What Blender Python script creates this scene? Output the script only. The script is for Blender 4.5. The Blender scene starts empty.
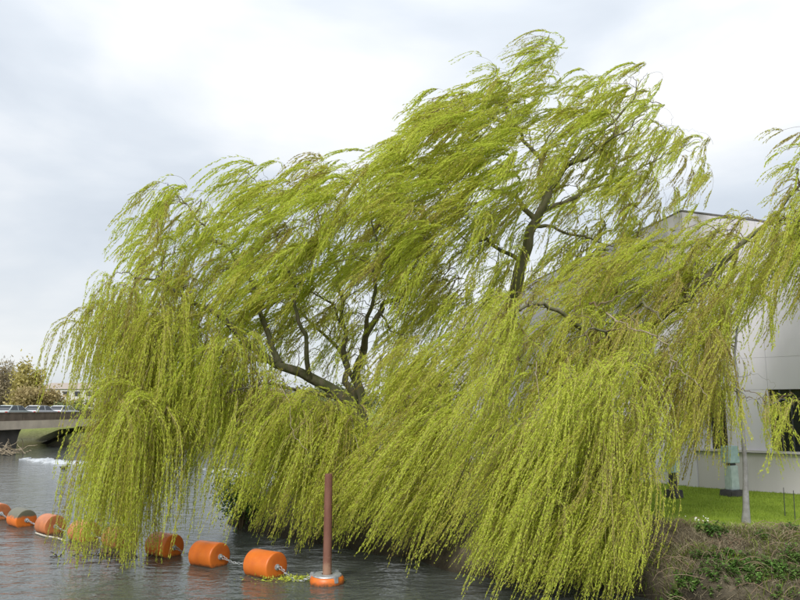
import bpy, bmesh, math, random
import numpy as np
from mathutils import Vector

random.seed(7)
rng = np.random.default_rng(11)
scene = bpy.context.scene
col = scene.collection

# ------------------------------------------------------------------ camera
FPX, CAMZ, HOR = 700.0, 4.0, 408.0
PITCH = math.atan((HOR - 300) / FPX)
cam_d = bpy.data.cameras.new('camera')
cam = bpy.data.objects.new('camera', cam_d)
col.objects.link(cam)
cam.location = (0, 0, CAMZ)
cam.rotation_euler = (math.pi / 2 + PITCH, 0, 0)
cam_d.sensor_width = 36.0
cam_d.lens = 36.0 * FPX / 800.0
cam_d.clip_end = 3000
scene.camera = cam

# ------------------------------------------------------------------ sky (overcast) and sun
SUN_EL, SUN_AZ = math.radians(40), math.radians(202)   # azimuth clockwise from +Y
w = bpy.data.worlds.new('World'); scene.world = w; w.use_nodes = True
nt = w.node_tree; nt.nodes.clear()
N = nt.nodes.new; LK = nt.links.new
out = N('ShaderNodeOutputWorld'); bg = N('ShaderNodeBackground'); bg.inputs['Strength'].default_value = 0.1
sky = N('ShaderNodeTexSky'); sky.sky_type = 'NISHITA'; sky.sun_disc = False
sky.sun_elevation = SUN_EL; sky.sun_rotation = SUN_AZ
tc = N('ShaderNodeTexCoord'); mp = N('ShaderNodeMapping')
mp.inputs['Scale'].default_value = (1.0, 1.0, 3.0)
mp.inputs['Location'].default_value = (4.7, 0.0, 0.1)
LK(tc.outputs['Generated'], mp.inputs['Vector'])
n1 = N('ShaderNodeTexNoise'); n1.inputs['Scale'].default_value = 2.1; n1.inputs['Detail'].default_value = 6; n1.inputs['Roughness'].default_value = 0.46
n1.inputs['Distortion'].default_value = 0.25
LK(mp.outputs['Vector'], n1.inputs['Vector'])
cr = N('ShaderNodeValToRGB')
e = cr.color_ramp.elements
e[0].position = 0.27; e[0].color = (0.55, 0.61, 0.69, 1)
e[1].position = 0.63; e[1].color = (0.985, 0.995, 1.0, 1)
m1 = cr.color_ramp.elements.new(0.46); m1.color = (0.735, 0.785, 0.845, 1)
LK(n1.outputs['Fac'], cr.inputs['Fac'])
sc = N('ShaderNodeVectorMath'); sc.operation = 'SCALE'; sc.inputs['Scale'].default_value = 9.8
LK(cr.outputs['Color'], sc.inputs[0])
# overcast luminance: brighter towards the zenith, all round
sxyz = N('ShaderNodeSeparateXYZ'); LK(tc.outputs['Generated'], sxyz.inputs[0])
gr = N('ShaderNodeMath'); gr.operation = 'MULTIPLY_ADD'; gr.inputs[1].default_value = 3.3; gr.inputs[2].default_value = 4.55; gr.use_clamp = False
mxz = N('ShaderNodeMath'); mxz.operation = 'MAXIMUM'; mxz.inputs[1].default_value = 0.0
LK(sxyz.outputs['Z'], mxz.inputs[0]); LK(mxz.outputs[0], gr.inputs[0]); LK(gr.outputs[0], sc.inputs['Scale'])
mx = N('ShaderNodeMix'); mx.data_type = 'RGBA'; mx.inputs[0].default_value = 0.93
LK(sky.outputs['Color'], mx.inputs[6]); LK(sc.outputs['Vector'], mx.inputs[7])
LK(mx.outputs[2], bg.inputs['Color']); LK(bg.outputs['Background'], out.inputs['Surface'])

sun_d = bpy.data.lights.new('sun', 'SUN'); sun = bpy.data.objects.new('sun', sun_d); col.objects.link(sun)
sun_d.energy = 1.5; sun_d.angle = math.radians(14); sun_d.color = (1.0, 0.965, 0.91)
sd = Vector((math.sin(SUN_AZ) * math.cos(SUN_EL), math.cos(SUN_AZ) * math.cos(SUN_EL), math.sin(SUN_EL)))
sun.rotation_euler = (-sd).to_track_quat('-Z', 'Y').to_euler()

scene.render.engine = 'CYCLES'
scene.view_settings.view_transform = 'Standard'
scene.view_settings.look = 'None'
scene.view_settings.gamma = 1
scene.view_settings.exposure = 0.96
scene.cycles.max_bounces = 10
scene.cycles.diffuse_bounces = 8
scene.cycles.transmission_bounces = 8
scene.cycles.transparent_max_bounces = 4

# ------------------------------------------------------------------ helpers
cp, sp = math.cos(PITCH), math.sin(PITCH)
def at(px, py, Y):
    """world point at distance Y in front of the viewpoint, for a place noted on the survey picture"""
    a = (px - 400) / FPX; b = (300 - py) / FPX
    d = np.array([a, cp - b * sp, sp + b * cp])
    return np.array([0, 0, CAMZ]) + d * (Y / d[1])
def on_z(px, py, z):
    a = (px - 400) / FPX; b = (300 - py) / FPX
    d = np.array([a, cp - b * sp, sp + b * cp])
    return np.array([0, 0, CAMZ]) + d * ((z - CAMZ) / d[2])

def tag(o, label=None, cat=None, group=None, kind=None):
    if label: o['label'] = label
    if cat: o['category'] = cat
    if group: o['group'] = group
    if kind: o['kind'] = kind
    return o
def empty(name, loc, rz=0.0):
    o = bpy.data.objects.new(name, None); col.objects.link(o)
    o.location = loc; o.rotation_euler = (0, 0, rz); o.empty_display_size = 0.2
    return o
def link(name, me, mat, parent=None, smooth=False):
    o = bpy.data.objects.new(name, me); col.objects.link(o)
    if mat is not None and not me.materials: me.materials.append(mat)
    if parent is not None:
        o.parent = parent
    if smooth:
        me.polygons.foreach_set('use_smooth', [True] * len(me.polygons))
    return o
def mesh_np(name, V, F, nside):
    """fast mesh from numpy arrays, all faces with nside corners"""
    V = np.asarray(V, np.float32).reshape(-1, 3); F = np.asarray(F, np.int32).reshape(-1, nside)
    me = bpy.data.meshes.new(name)
    me.vertices.add(len(V)); me.vertices.foreach_set('co', V.ravel())
    me.loops.add(F.size); me.loops.foreach_set('vertex_index', F.ravel())
    me.polygons.add(len(F))
    me.polygons.foreach_set('loop_start', np.arange(0, F.size, nside, dtype=np.int32))
    try: me.polygons.foreach_set('loop_total', np.full(len(F), nside, np.int32))
    except Exception: pass
    me.update(calc_edges=True)
    return me
def face_attr(me, name, vals):
    a = me.attributes.new(name, 'FLOAT', 'FACE'); a.data.foreach_set('value', np.asarray(vals, np.float32))
def local(o, V):
    return np.asarray(V) - np.array(o.location)

class MB:
    """collects solids into one mesh"""
    def __init__(s): s.v = []; s.f = []
    def poly(s, pts, faces):
        n = len(s.v); s.v += [tuple(map(float, p)) for p in pts]; s.f += [tuple(i + n for i in f) for f in faces]
    def box(s, c, size, rz=0.0, taper=1.0):
        hx, hy, hz = size[0] / 2, size[1] / 2, size[2] / 2
        ca, sa = math.cos(rz), math.sin(rz); P = []
        for z, k in ((-hz, 1), (hz, taper)):
            for x, y in ((-hx, -hy), (hx, -hy), (hx, hy), (-hx, hy)):
                x2, y2 = x * k, y * k
                P.append((c[0] + x2 * ca - y2 * sa, c[1] + x2 * sa + y2 * ca, c[2] + z))
        s.poly(P, [(3, 2, 1, 0), (4, 5, 6, 7), (0, 1, 5, 4), (1, 2, 6, 5), (2, 3, 7, 6), (3, 0, 4, 7)])
    def prism(s, ring0, ring1):
        n = len(ring0)
        s.poly(list(ring0) + list(ring1), [tuple(range(n))[::-1], tuple(range(n, 2 * n))] + [(i, (i + 1) % n, n + (i + 1) % n, n + i) for i in range(n)])
    def tube(s, pts, rad, sides=8, cap=True):
        V, F = tube_arrays(np.asarray(pts, float), np.asarray(rad, float), sides)
        n = len(s.v); s.v += [tuple(p) for p in V.tolist()]; s.f += [tuple(int(i) + n for i in f) for f in F]
        if cap:
            m = len(pts)
            s.f.append(tuple(n + i for i in range(sides))[::-1]); s.f.append(tuple(n + (m - 1) * sides + i for i in range(sides)))
    def lathe(s, prof, axis_o, axis_d, sides=24):
        """prof: (distance along axis, radius)"""
        d = np.asarray(axis_d, float); d /= np.linalg.norm(d)
        u = np.cross(d, (0, 0, 1.0)); u = u / np.linalg.norm(u) if np.linalg.norm(u) > 1e-4 else np.array([1.0, 0, 0])
        v = np.cross(d, u); n = len(s.v); o = np.asarray(axis_o, float)
        for t, r in prof:
            for k in range(sides):
                a = 2 * math.pi * k / sides
                s.v.append(tuple(o + d * t + (u * math.cos(a) + v * math.sin(a)) * r))
        for j in range(len(prof) - 1):
            for k in range(sides):
                a, b = n + j * sides + k, n + j * sides + (k + 1) % sides
                s.f.append((a, b, b + sides, a + sides))
        s.f.append(tuple(n + i for i in range(sides))[::-1]); s.f.append(tuple(n + (len(prof) - 1) * sides + i for i in range(sides)))
    def build(s, name, mat, parent=None, smooth=False, bevel=0.0, world=True):
        me = bpy.data.meshes.new(name)
        V = np.array(s.v)
        if parent is not None and world:
            p, off = parent, np.zeros(3)
            while p is not None: off += np.array(p.location); p = p.parent
            V = V - off
        me.from_pydata(V.tolist(), [], s.f); me.update()
        if bevel > 0:
            bm = bmesh.new(); bm.from_mesh(me)
            ed = [e_ for e_ in bm.edges if len(e_.link_faces) == 2 and e_.calc_face_angle(0) > 0.5]
            bmesh.ops.bevel(bm, geom=ed, offset=bevel, segments=2, affect='EDGES', clamp_overlap=True)
            bm.to_mesh(me); bm.free()
        o = link(name, me, mat, parent)
        if smooth:
            me.polygons.foreach_set('use_smooth', [True] * len(me.polygons))
            try: me.set_sharp_from_angle(angle=math.radians(40))
            except Exception: pass
        return o

def tube_arrays(P, R, sides):
    n = len(P)
    T = np.gradient(P, axis=0); T /= np.linalg.norm(T, axis=1, keepdims=True) + 1e-9
    ref = np.eye(3)[int(np.argmin(np.abs(T).max(axis=0)))]
    U = np.cross(T, ref); U /= np.linalg.norm(U, axis=1, keepdims=True) + 1e-9
    W = np.cross(T, U)
    a = np.arange(sides) * 2 * np.pi / sides
    V = P[:, None, :] + R[:, None, None] * (U[:, None, :] * np.cos(a)[None, :, None] + W[:, None, :] * np.sin(a)[None, :, None])
    i = np.arange(n - 1)[:, None] * sides; k = np.arange(sides)[None, :]; k2 = (k + 1) % sides
    F = np.stack([i + k, i + k2, i + sides + k2, i + sides + k], -1).reshape(-1, 4)
    return V.reshape(-1, 3), F

def smooth_path(P, per=6):
    P = np.asarray(P, float); Q = np.vstack([2 * P[0] - P[1], P, 2 * P[-1] - P[-2]]); outp = []
    for i in range(1, len(Q) - 2):
        for t in np.linspace(0, 1, per, endpoint=False):
            a, b, c, d = Q[i - 1], Q[i], Q[i + 1], Q[i + 2]
            outp.append(0.5 * (2 * b + (c - a) * t + (2 * a - 5 * b + 4 * c - d) * t * t + (3 * b - a - 3 * c + d) * t ** 3))
    outp.append(Q[-2]); return np.array(outp)

# ------------------------------------------------------------------ materials
def mat(name, base, rough=0.8, var=0.15, scale=6.0, second=None, bump=0.0, bscale=40.0, metal=0.0, spec=0.5, detail=6, stretch=None, lo=0.35, hi=0.65):
    m = bpy.data.materials.new(name); m.use_nodes = True
    t = m.node_tree; b = t.nodes['Principled BSDF']
    b.inputs['Roughness'].default_value = rough; b.inputs['Metallic'].default_value = metal
    b.inputs['Specular IOR Level'].default_value = spec
    tcn = t.nodes.new('ShaderNodeTexCoord'); mpn = t.nodes.new('ShaderNodeMapping')
    if stretch: mpn.inputs['Scale'].default_value = stretch
    t.links.new(tcn.outputs['Object'], mpn.inputs['Vector'])
    n = t.nodes.new('ShaderNodeTexNoise'); n.inputs['Scale'].default_value = scale; n.inputs['Detail'].default_value = detail
    t.links.new(mpn.outputs['Vector'], n.inputs['Vector'])
    r = t.nodes.new('ShaderNodeValToRGB'); c2 = second or tuple(c * (1 - 2 * var) for c in base); c1 = base if second else tuple(min(1, c * (1 + var)) for c in base)
    r.color_ramp.elements[0].position = lo; r.color_ramp.elements[0].color = (*c2, 1)
    r.color_ramp.elements[1].position = hi; r.color_ramp.elements[1].color = (*c1, 1)
    t.links.new(n.outputs['Fac'], r.inputs['Fac']); t.links.new(r.outputs['Color'], b.inputs['Base Color'])
    if bump > 0:
        n2 = t.nodes.new('ShaderNodeTexNoise'); n2.inputs['Scale'].default_value = bscale; n2.inputs['Detail'].default_value = 4
        t.links.new(mpn.outputs['Vector'], n2.inputs['Vector'])
        bp = t.nodes.new('ShaderNodeBump'); bp.inputs['Strength'].default_value = bump; bp.inputs['Distance'].default_value = 0.03
        t.links.new(n2.outputs['Fac'], bp.inputs['Height']); t.links.new(bp.outputs['Normal'], b.inputs['Normal'])
    return m

def leaf_mat(name, stops, trans=0.4, rough=0.5):
    m = bpy.data.materials.new(name); m.use_nodes = True
    t = m.node_tree; t.nodes.clear()
    o = t.nodes.new('ShaderNodeOutputMaterial'); a = t.nodes.new('ShaderNodeAttribute'); a.attribute_name = 'tint'
    r = t.nodes.new('ShaderNodeValToRGB'); els = r.color_ramp.elements
    els[0].position, els[0].color = stops[0][0], (*stops[0][1], 1)
    els[1].position, els[1].color = stops[-1][0], (*stops[-1][1], 1)
    for p, c in stops[1:-1]:
        q = els.new(p); q.color = (*c, 1)
    t.links.new(a.outputs['Fac'], r.inputs['Fac'])
    d = t.nodes.new('ShaderNodeBsdfPrincipled'); d.inputs['Roughness'].default_value = rough; d.inputs['Specular IOR Level'].default_value = 0.25
    tr = t.nodes.new('ShaderNodeBsdfTranslucent'); mxs = t.nodes.new('ShaderNodeMixShader'); mxs.inputs[0].default_value = trans
    t.links.new(r.outputs['Color'], d.inputs['Base Color']); t.links.new(r.outputs['Color'], tr.inputs['Color'])
    t.links.new(d.outputs[0], mxs.inputs[1]); t.links.new(tr.outputs[0], mxs.inputs[2]); t.links.new(mxs.outputs[0], o.inputs['Surface'])
    return m

M = {}
M['willow'] = leaf_mat('willow_leaf', [(0.0, (0.36, 0.28, 0.10)), (0.16, (0.50, 0.46, 0.09)), (0.45, (0.61, 0.66, 0.085)), (0.75, (0.58, 0.68, 0.09)), (1.0, (0.70, 0.74, 0.12))], 0.5)
M['withe'] = mat('withe_bark', (0.40, 0.35, 0.11), 0.7, 0.2, 3, second=(0.30, 0.22, 0.10))
M['twig'] = mat('twig_bark', (0.14, 0.12, 0.065), 0.85, 0.2, 3, second=(0.18, 0.12, 0.075))
M['bark'] = mat('willow_bark', (0.17, 0.145, 0.10), 0.95, 0.3, 7, second=(0.105, 0.115, 0.045), bump=1.0, bscale=14, stretch=(1, 1, 0.25))
M['pale_bark'] = mat('dead_branch_bark', (0.36, 0.30, 0.21), 0.9, 0.2, 8, second=(0.22, 0.18, 0.12))
M['grey_bark'] = mat('grey_bark', (0.29, 0.29, 0.29), 0.9, 0.2, 8, second=(0.20, 0.195, 0.185), bump=0.3, bscale=30)
M['orange'] = mat('orange_plastic', (0.62, 0.125, 0.025), 0.42, 0.1, 3.0, second=(0.50, 0.105, 0.028), bump=0.06, bscale=25, lo=0.3, hi=0.6)
M['faded'] = mat('faded_orange_plastic', (0.52, 0.17, 0.06), 0.55, 0.1, 4.0, second=(0.34, 0.11, 0.05), bump=0.1, bscale=25)
M['steel'] = mat('galvanised_steel', (0.42, 0.44, 0.45), 0.5, 0.15, 9, metal=0.4)
M['rope'] = mat('pale_rope', (0.5, 0.46, 0.38), 0.9, 0.2, 20)
M['rust'] = mat('rusty_steel', (0.15, 0.06, 0.038), 0.8, 0.2, 5, second=(0.20, 0.09, 0.06), bump=0.3, bscale=30, stretch=(1, 1, 0.3))
t = M['rust'].node_tree; b = t.nodes['Principled BSDF']; srcs = [k for k in t.links if k.to_socket == b.inputs['Base Color']][0].from_socket
tcn = t.nodes.new('ShaderNodeTexCoord'); sx = t.nodes.new('ShaderNodeSeparateXYZ'); t.links.new(tcn.outputs['Object'], sx.inputs[0])
n = t.nodes.new('ShaderNodeTexNoise'); n.inputs['Scale'].default_value = 7; n.inputs['Detail'].default_value = 8; t.links.new(tcn.outputs['Object'], n.inputs['Vector'])
ad = t.nodes.new('ShaderNodeMath'); ad.operation = 'MULTIPLY_ADD'; ad.inputs[1].default_value = 0.9; t.links.new(n.outputs['Fac'], ad.inputs[0]); t.links.new(sx.outputs['Z'], ad.inputs[2])
r = t.nodes.new('ShaderNodeValToRGB'); r.color_ramp.elements[0].position = 0.75; r.color_ramp.elements[0].color = (0.8, 0.8, 0.8, 1); r.color_ramp.elements[1].position = 1.0; r.color_ramp.elements[1].color = (0, 0, 0, 1); t.links.new(ad.outputs[0], r.inputs['Fac'])
mg = t.nodes.new('ShaderNodeMix'); mg.data_type = 'RGBA'; mg.inputs[7].default_value = (0.33, 0.20, 0.13, 1); t.links.new(r.outputs['Color'], mg.inputs[0]); t.links.new(srcs, mg.inputs[6]); t.links.new(mg.outputs[2], b.inputs['Base Color'])
M['concrete'] = mat('pale_concrete', (0.66, 0.64, 0.71), 0.85, 0.06, 0.5, second=(0.56, 0.545, 0.605), bump=0.05, bscale=30, stretch=(1.6, 1.6, 0.22), lo=0.25, hi=0.75)
M['plinth'] = mat('plinth_concrete', (0.58, 0.55, 0.57), 0.85, 0.06, 0.8, second=(0.50, 0.475, 0.495), bump=0.05, bscale=30, stretch=(1.6, 1.6, 0.22), lo=0.25, hi=0.75)
M['core'] = mat('core_concrete', (0.55, 0.535, 0.59), 0.9, 0.05)  # solid core behind the panels, toned close to their pale concrete
M['roofing'] = mat('roof_sheet', (0.16, 0.155, 0.16), 0.7, 0.1)
M['glass'] = mat('dark_glass', (0.02, 0.025, 0.03), 0.08, 0.2, 2, spec=0.8)
M['frame'] = mat('dark_frame', (0.05, 0.052, 0.06), 0.5, 0.1)
M['sandstone'] = mat('weathered_deck', (0.56, 0.475, 0.37), 0.9, 0.12, 0.8, second=(0.42, 0.355, 0.28), bump=0.1)
M['parapet'] = mat('brown_parapet', (0.14, 0.105, 0.075), 0.85, 0.15, 1.2)
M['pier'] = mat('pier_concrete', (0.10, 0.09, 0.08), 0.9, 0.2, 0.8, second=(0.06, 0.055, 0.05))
M['asphalt'] = mat('asphalt', (0.05, 0.05, 0.052), 0.9, 0.1, 10)
M['foam'] = mat('foam', (0.52, 0.55, 0.58), 0.9, 0.08, 3, bump=0.5, bscale=6)
M['patina'] = mat('patina', (0.42, 0.56, 0.58), 0.6, 0.15, 6, second=(0.30, 0.42, 0.43))
M['patina2'] = mat('pale_patina', (0.46, 0.55, 0.54), 0.6, 0.12, 6, second=(0.34, 0.42, 0.42))
M['bronze'] = mat('dark_bronze', (0.045, 0.042, 0.045), 0.55, 0.2, 6)
M['tyre'] = mat('rubber', (0.02, 0.02, 0.02), 0.9, 0.1)
M['black'] = mat('wet_wood', (0.035, 0.028, 0.022), 0.6, 0.2, 12)

# ------------------------------------------------------------------ terrain
BANK = np.array([(700, 10), (40, 12.6), (20, 13.6), (12, 14.3), (8, 14.3), (5.9, 14.7), (5.1, 15.7), (4.0, 16.6), (2.6, 17.2), (1.2, 18.4), (0.0, 19.8), (-1.4, 21.0), (-3.0, 22.2), (-5.0, 23.8), (-6.0, 25.4), (-6.0, 28), (-4, 34), (0, 45), (6, 60), (14, 72), (60, 90), (700, 130)], float)
FAR = np.array([(700, 140), (60, 98), (20, 84), (-8, 77), (-26, 73.5), (-33, 72), (-37, 76), (-46, 92), (-75, 110), (-700, 130), (-700, 1600), (700, 1600)], float)
NEAR = np.array([(-700, -12), (700, -12), (700, -700), (-700, -700)], float)
def inside(poly, x, y):
    r = np.zeros(x.shape, bool)
    for i in range(len(poly)):
        x1, y1 = poly[i]; x2, y2 = poly[(i + 1) % len(poly)]
        if y1 == y2: continue
        c = ((y1 > y) != (y2 > y)) & (x < (x2 - x1) * (y - y1) / (y2 - y1) + x1); r ^= c
    return r
def edge_dist(poly, x, y):
    d = np.full(x.shape, 1e9)
    for i in range(len(poly)):
        a = poly[i]; b = poly[(i + 1) % len(poly)]; ab = b - a
        t = np.clip(((x - a[0]) * ab[0] + (y - a[1]) * ab[1]) / (ab @ ab), 0, 1)
        d = np.minimum(d, np.hypot(x - a[0] - t * ab[0], y - a[1] - t * ab[1]))
    return d
def vnoise(x, y, s, seed=0):
    X = x / s; Y = y / s
    return (np.sin(X * 1.3 + 1.7 * seed + 1.1 * np.sin(Y * 0.9 + seed)) + np.sin(Y * 1.7 + 2.3 * seed + 1.3 * np.sin(X * 1.1 - seed)) + np.sin((X + Y) * 2.3 + seed * 0.7) * 0.5) / 2.5
def shore(x, y):
    x = np.asarray(x, float); y = np.asarray(y, float)
    best = np.full(x.shape, -1e9)
    for p in (BANK, FAR, NEAR):
        d = edge_dist(p, x, y); s = np.where(inside(p, x, y), d, -d); best = np.maximum(best, s)
    return best + 0.18 * vnoise(x, y, 0.9, 3)
def ground_z(x, y):
    s = shore(x, y)
    k = np.clip(s / 1.9, 0, 1)
    z = 1.3 * (0.42 * np.clip(s / 0.35, 0, 1) + 0.58 * (k * k * (3 - 2 * k)))
    z = np.where(s < 0, np.maximum(-1.2, s * 1.2), z)
    bank = np.clip(1 - abs(s - 1.0) / 1.3, 0, 1)
    return z + 0.09 * bank * vnoise(x, y, 0.35, 1) + 0.03 * bank * vnoise(x, y, 0.12, 5)

def axis(parts):
    o = []
    for a, b, st in parts: o += list(np.arange(a, b, st))
    o.append(parts[-1][1]); return np.array(o)
gx = axis([(-700, -100, 60), (-100, -20, 4), (-20, -8, 1), (-8, 0, 0.3), (0, 14, 0.13), (14, 24, 0.8), (24, 100, 6), (100, 700, 60)])
gy = axis([(-700, -20, 60), (-20, 12, 3), (12, 14, 0.25), (14, 18, 0.1), (18, 30, 0.3), (30, 70, 2), (70, 82, 0.8), (82, 140, 5), (140, 1600, 80)])
GX, GY = np.meshgrid(gx, gy)
GZ = ground_z(GX, GY)
nx, ny = len(gx), len(gy)
iy, ix = np.meshgrid(np.arange(ny - 1), np.arange(nx - 1), indexing='ij')
q = iy * nx + ix
gm = mesh_np('ground', np.stack([GX, GY, GZ], -1), np.stack([q, q + 1, q + nx + 1, q + nx], -1), 4)
sv = shore(GX, GY).ravel()
lawn = np.clip((sv - 1.75 + 0.35 * vnoise(GX, GY, 0.4, 9).ravel()) / 0.35, 0, 1) * (GX.ravel() > 5.0 - 0.5 * vnoise(GX, GY, 1, 2).ravel())
lawn = np.maximum(lawn, (GY.ravel() > 60) * np.clip(sv / 1.0, 0, 1) * 0.45)
a = gm.attributes.new('wet', 'FLOAT', 'POINT'); a.data.foreach_set('value', np.clip(1.15 - sv / 0.45 + 0.4 * vnoise(GX, GY, 0.3, 7).ravel(), 0, 1).astype(np.float32))
a = gm.attributes.new('lawn', 'FLOAT', 'POINT'); a.data.foreach_set('value', lawn.astype(np.float32))
gmt = bpy.data.materials.new('earth_and_lawn'); gmt.use_nodes = True; t = gmt.node_tree; b = t.nodes['Principled BSDF']; b.inputs['Roughness'].default_value = 0.95; b.inputs['Specular IOR Level'].default_value = 0.1
at_ = t.nodes.new('ShaderNodeAttribute'); at_.attribute_name = 'lawn'
tcn = t.nodes.new('ShaderNodeTexCoord')
def ramp_noise(scale, c1, c2, det=8):
    n = t.nodes.new('ShaderNodeTexNoise'); n.inputs['Scale'].default_value = scale; n.inputs['Detail'].default_value = det
    t.links.new(tcn.outputs['Object'], n.inputs['Vector']); r = t.nodes.new('ShaderNodeValToRGB')
    r.color_ramp.elements[0].position = 0.35; r.color_ramp.elements[0].color = (*c1, 1); r.color_ramp.elements[1].position = 0.65; r.color_ramp.elements[1].color = (*c2, 1)
    t.links.new(n.outputs['Fac'], r.inputs['Fac']); return r
ra = ramp_noise(4.0, (0.10, 0.085, 0.06), (0.21, 0.18, 0.125)); rb = ramp_noise(1.2, (0.18, 0.26, 0.03), (0.25, 0.34, 0.04))
mm = t.nodes.new('ShaderNodeMix'); mm.data_type = 'RGBA'
t.links.new(at_.outputs['Fac'], mm.inputs[0]); t.links.new(ra.outputs[0], mm.inputs[6]); t.links.new(rb.outputs[0], mm.inputs[7]); aw = t.nodes.new('ShaderNodeAttribute'); aw.attribute_name = 'wet'; mw = t.nodes.new('ShaderNodeMix'); mw.data_type = 'RGBA'; mw.inputs[7].default_value = (0.035, 0.030, 0.022, 1)
t.links.new(aw.outputs['Fac'], mw.inputs[0]); t.links.new(mm.outputs[2], mw.inputs[6]); t.links.new(mw.outputs[2], b.inputs['Base Color'])
n2 = t.nodes.new('ShaderNodeTexNoise'); n2.inputs['Scale'].default_value = 18; n2.inputs['Detail'].default_value = 6; t.links.new(tcn.outputs['Object'], n2.inputs['Vector'])
bp = t.nodes.new('ShaderNodeBump'); bp.inputs['Strength'].default_value = 0.8; bp.inputs['Distance'].default_value = 0.05
t.links.new(n2.outputs['Fac'], bp.inputs['Height']); t.links.new(bp.outputs['Normal'], b.inputs['Normal'])
ground = link('ground', gm, gmt, smooth=True); tag(ground, 'grassy river banks with brown earth edge', kind='structure')

# ------------------------------------------------------------------ water
wx = axis([(-700, -60, 80), (-60, 20, 8), (20, 700, 85)]); wy = axis([(-100, 100, 10), (100, 1600, 150)])
WX, WY = np.meshgrid(wx, wy); nx2 = len(wx); iy, ix = np.meshgrid(np.arange(len(wy) - 1), np.arange(nx2 - 1), indexing='ij'); q = iy * nx2 + ix
wm = mesh_np('river_water', np.stack([WX, WY, 0 * WX], -1), np.stack([q, q + 1, q + nx2 + 1, q + nx2], -1), 4)
wmt = bpy.data.materials.new('river_water'); wmt.use_nodes = True; t = wmt.node_tree; b = t.nodes['Principled BSDF']
b.inputs['Base Color'].default_value = (0.07, 0.078, 0.07, 1); b.inputs['Roughness'].default_value = 0.07; b.inputs['IOR'].default_value = 1.333; b.inputs['Specular IOR Level'].default_value = 0.8
tcn = t.nodes.new('ShaderNodeTexCoord'); prev = None
for scl, stretch, dist, rot in ((0.55, (1, 1.6, 1), 0.09, 0.5), (2.1, (1, 1.5, 1), 0.040, 0.4), (6.5, (1, 1.3, 1), 0.014, 0.2)):
    mpn = t.nodes.new('ShaderNodeMapping'); mpn.inputs['Scale'].default_value = stretch; mpn.inputs['Rotation'].default_value = (0, 0, rot)
    t.links.new(tcn.outputs['Object'], mpn.inputs['Vector'])
    n = t.nodes.new('ShaderNodeTexNoise'); n.inputs['Scale'].default_value = scl; n.inputs['Detail'].default_value = 3; n.inputs['Distortion'].default_value = 0.6
    t.links.new(mpn.outputs['Vector'], n.inputs['Vector'])
    bp = t.nodes.new('ShaderNodeBump'); bp.inputs['Strength'].default_value = 1.0; bp.inputs['Distance'].default_value = dist
    t.links.new(n.outputs['Fac'], bp.inputs['Height'])
    if prev: t.links.new(prev.outputs['Normal'], bp.inputs['Normal'])
    prev = bp
t.links.new(prev.outputs['Normal'], b.inputs['Normal'])
water = link('river_water', wm, wmt); tag(water, 'rippled grey river water reflecting the overcast sky', kind='structure')

# white water at the weir
def foam_strip(a, b, width, seed):
    r = np.random.default_rng(seed); n = 90; mcols = 9
    a = np.array(a, float); b = np.array(b, float); d = b - a; L = np.linalg.norm(d); d /= L; nrm = np.array([-d[1], d[0]])
    V = []
    for i in range(n):
        s = i / (n - 1); wd = width * max(0.08, 0.5 + 0.35 * math.sin(i * 0.31 + seed) * math.sin(i * 0.113) + 0.4 * math.sin(i * 0.83 + 2 * seed) * math.sin(i * 0.217) + 0.2 * r.normal()) * min(1, 3 * s, 3 * (1 - s))
        off = 0.5 * math.sin(i * 0.09) + 0.35 * math.sin(i * 0.43) + 0.18 * r.normal()
        for j in range(mcols):
            u = j / (mcols - 1) - 0.5
            p = a + d * L * s + nrm * (off + u * wd)
            V.append((p[0], p[1], (0.26 * (1 - (2 * u) ** 2)) * (0.25 + 0.75 * r.random()) - 0.03 + 0.02 * r.random()))
    i, j = np.meshgrid(np.arange(n - 1), np.arange(mcols - 1), indexing='ij'); q = i * mcols + j
    return mesh_np('weir_foam', V, np.stack([q, q + 1, q + mcols + 1, q + mcols], -1), 4)
f1 = link('weir_foam', foam_strip((-29.4, 55.4), (-21, 51), 1.5, 2), M['foam'], smooth=True); tag(f1, 'white churning water along the weir crest', 'foam', kind='stuff')
f2 = link('weir_foam', foam_strip((-12.5, 46), (-6.8, 43.4), 1.7, 5), M['foam'], smooth=True); tag(f2, 'white foaming water glimpsed behind the willow curtain', 'foam', kind='stuff')

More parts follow.
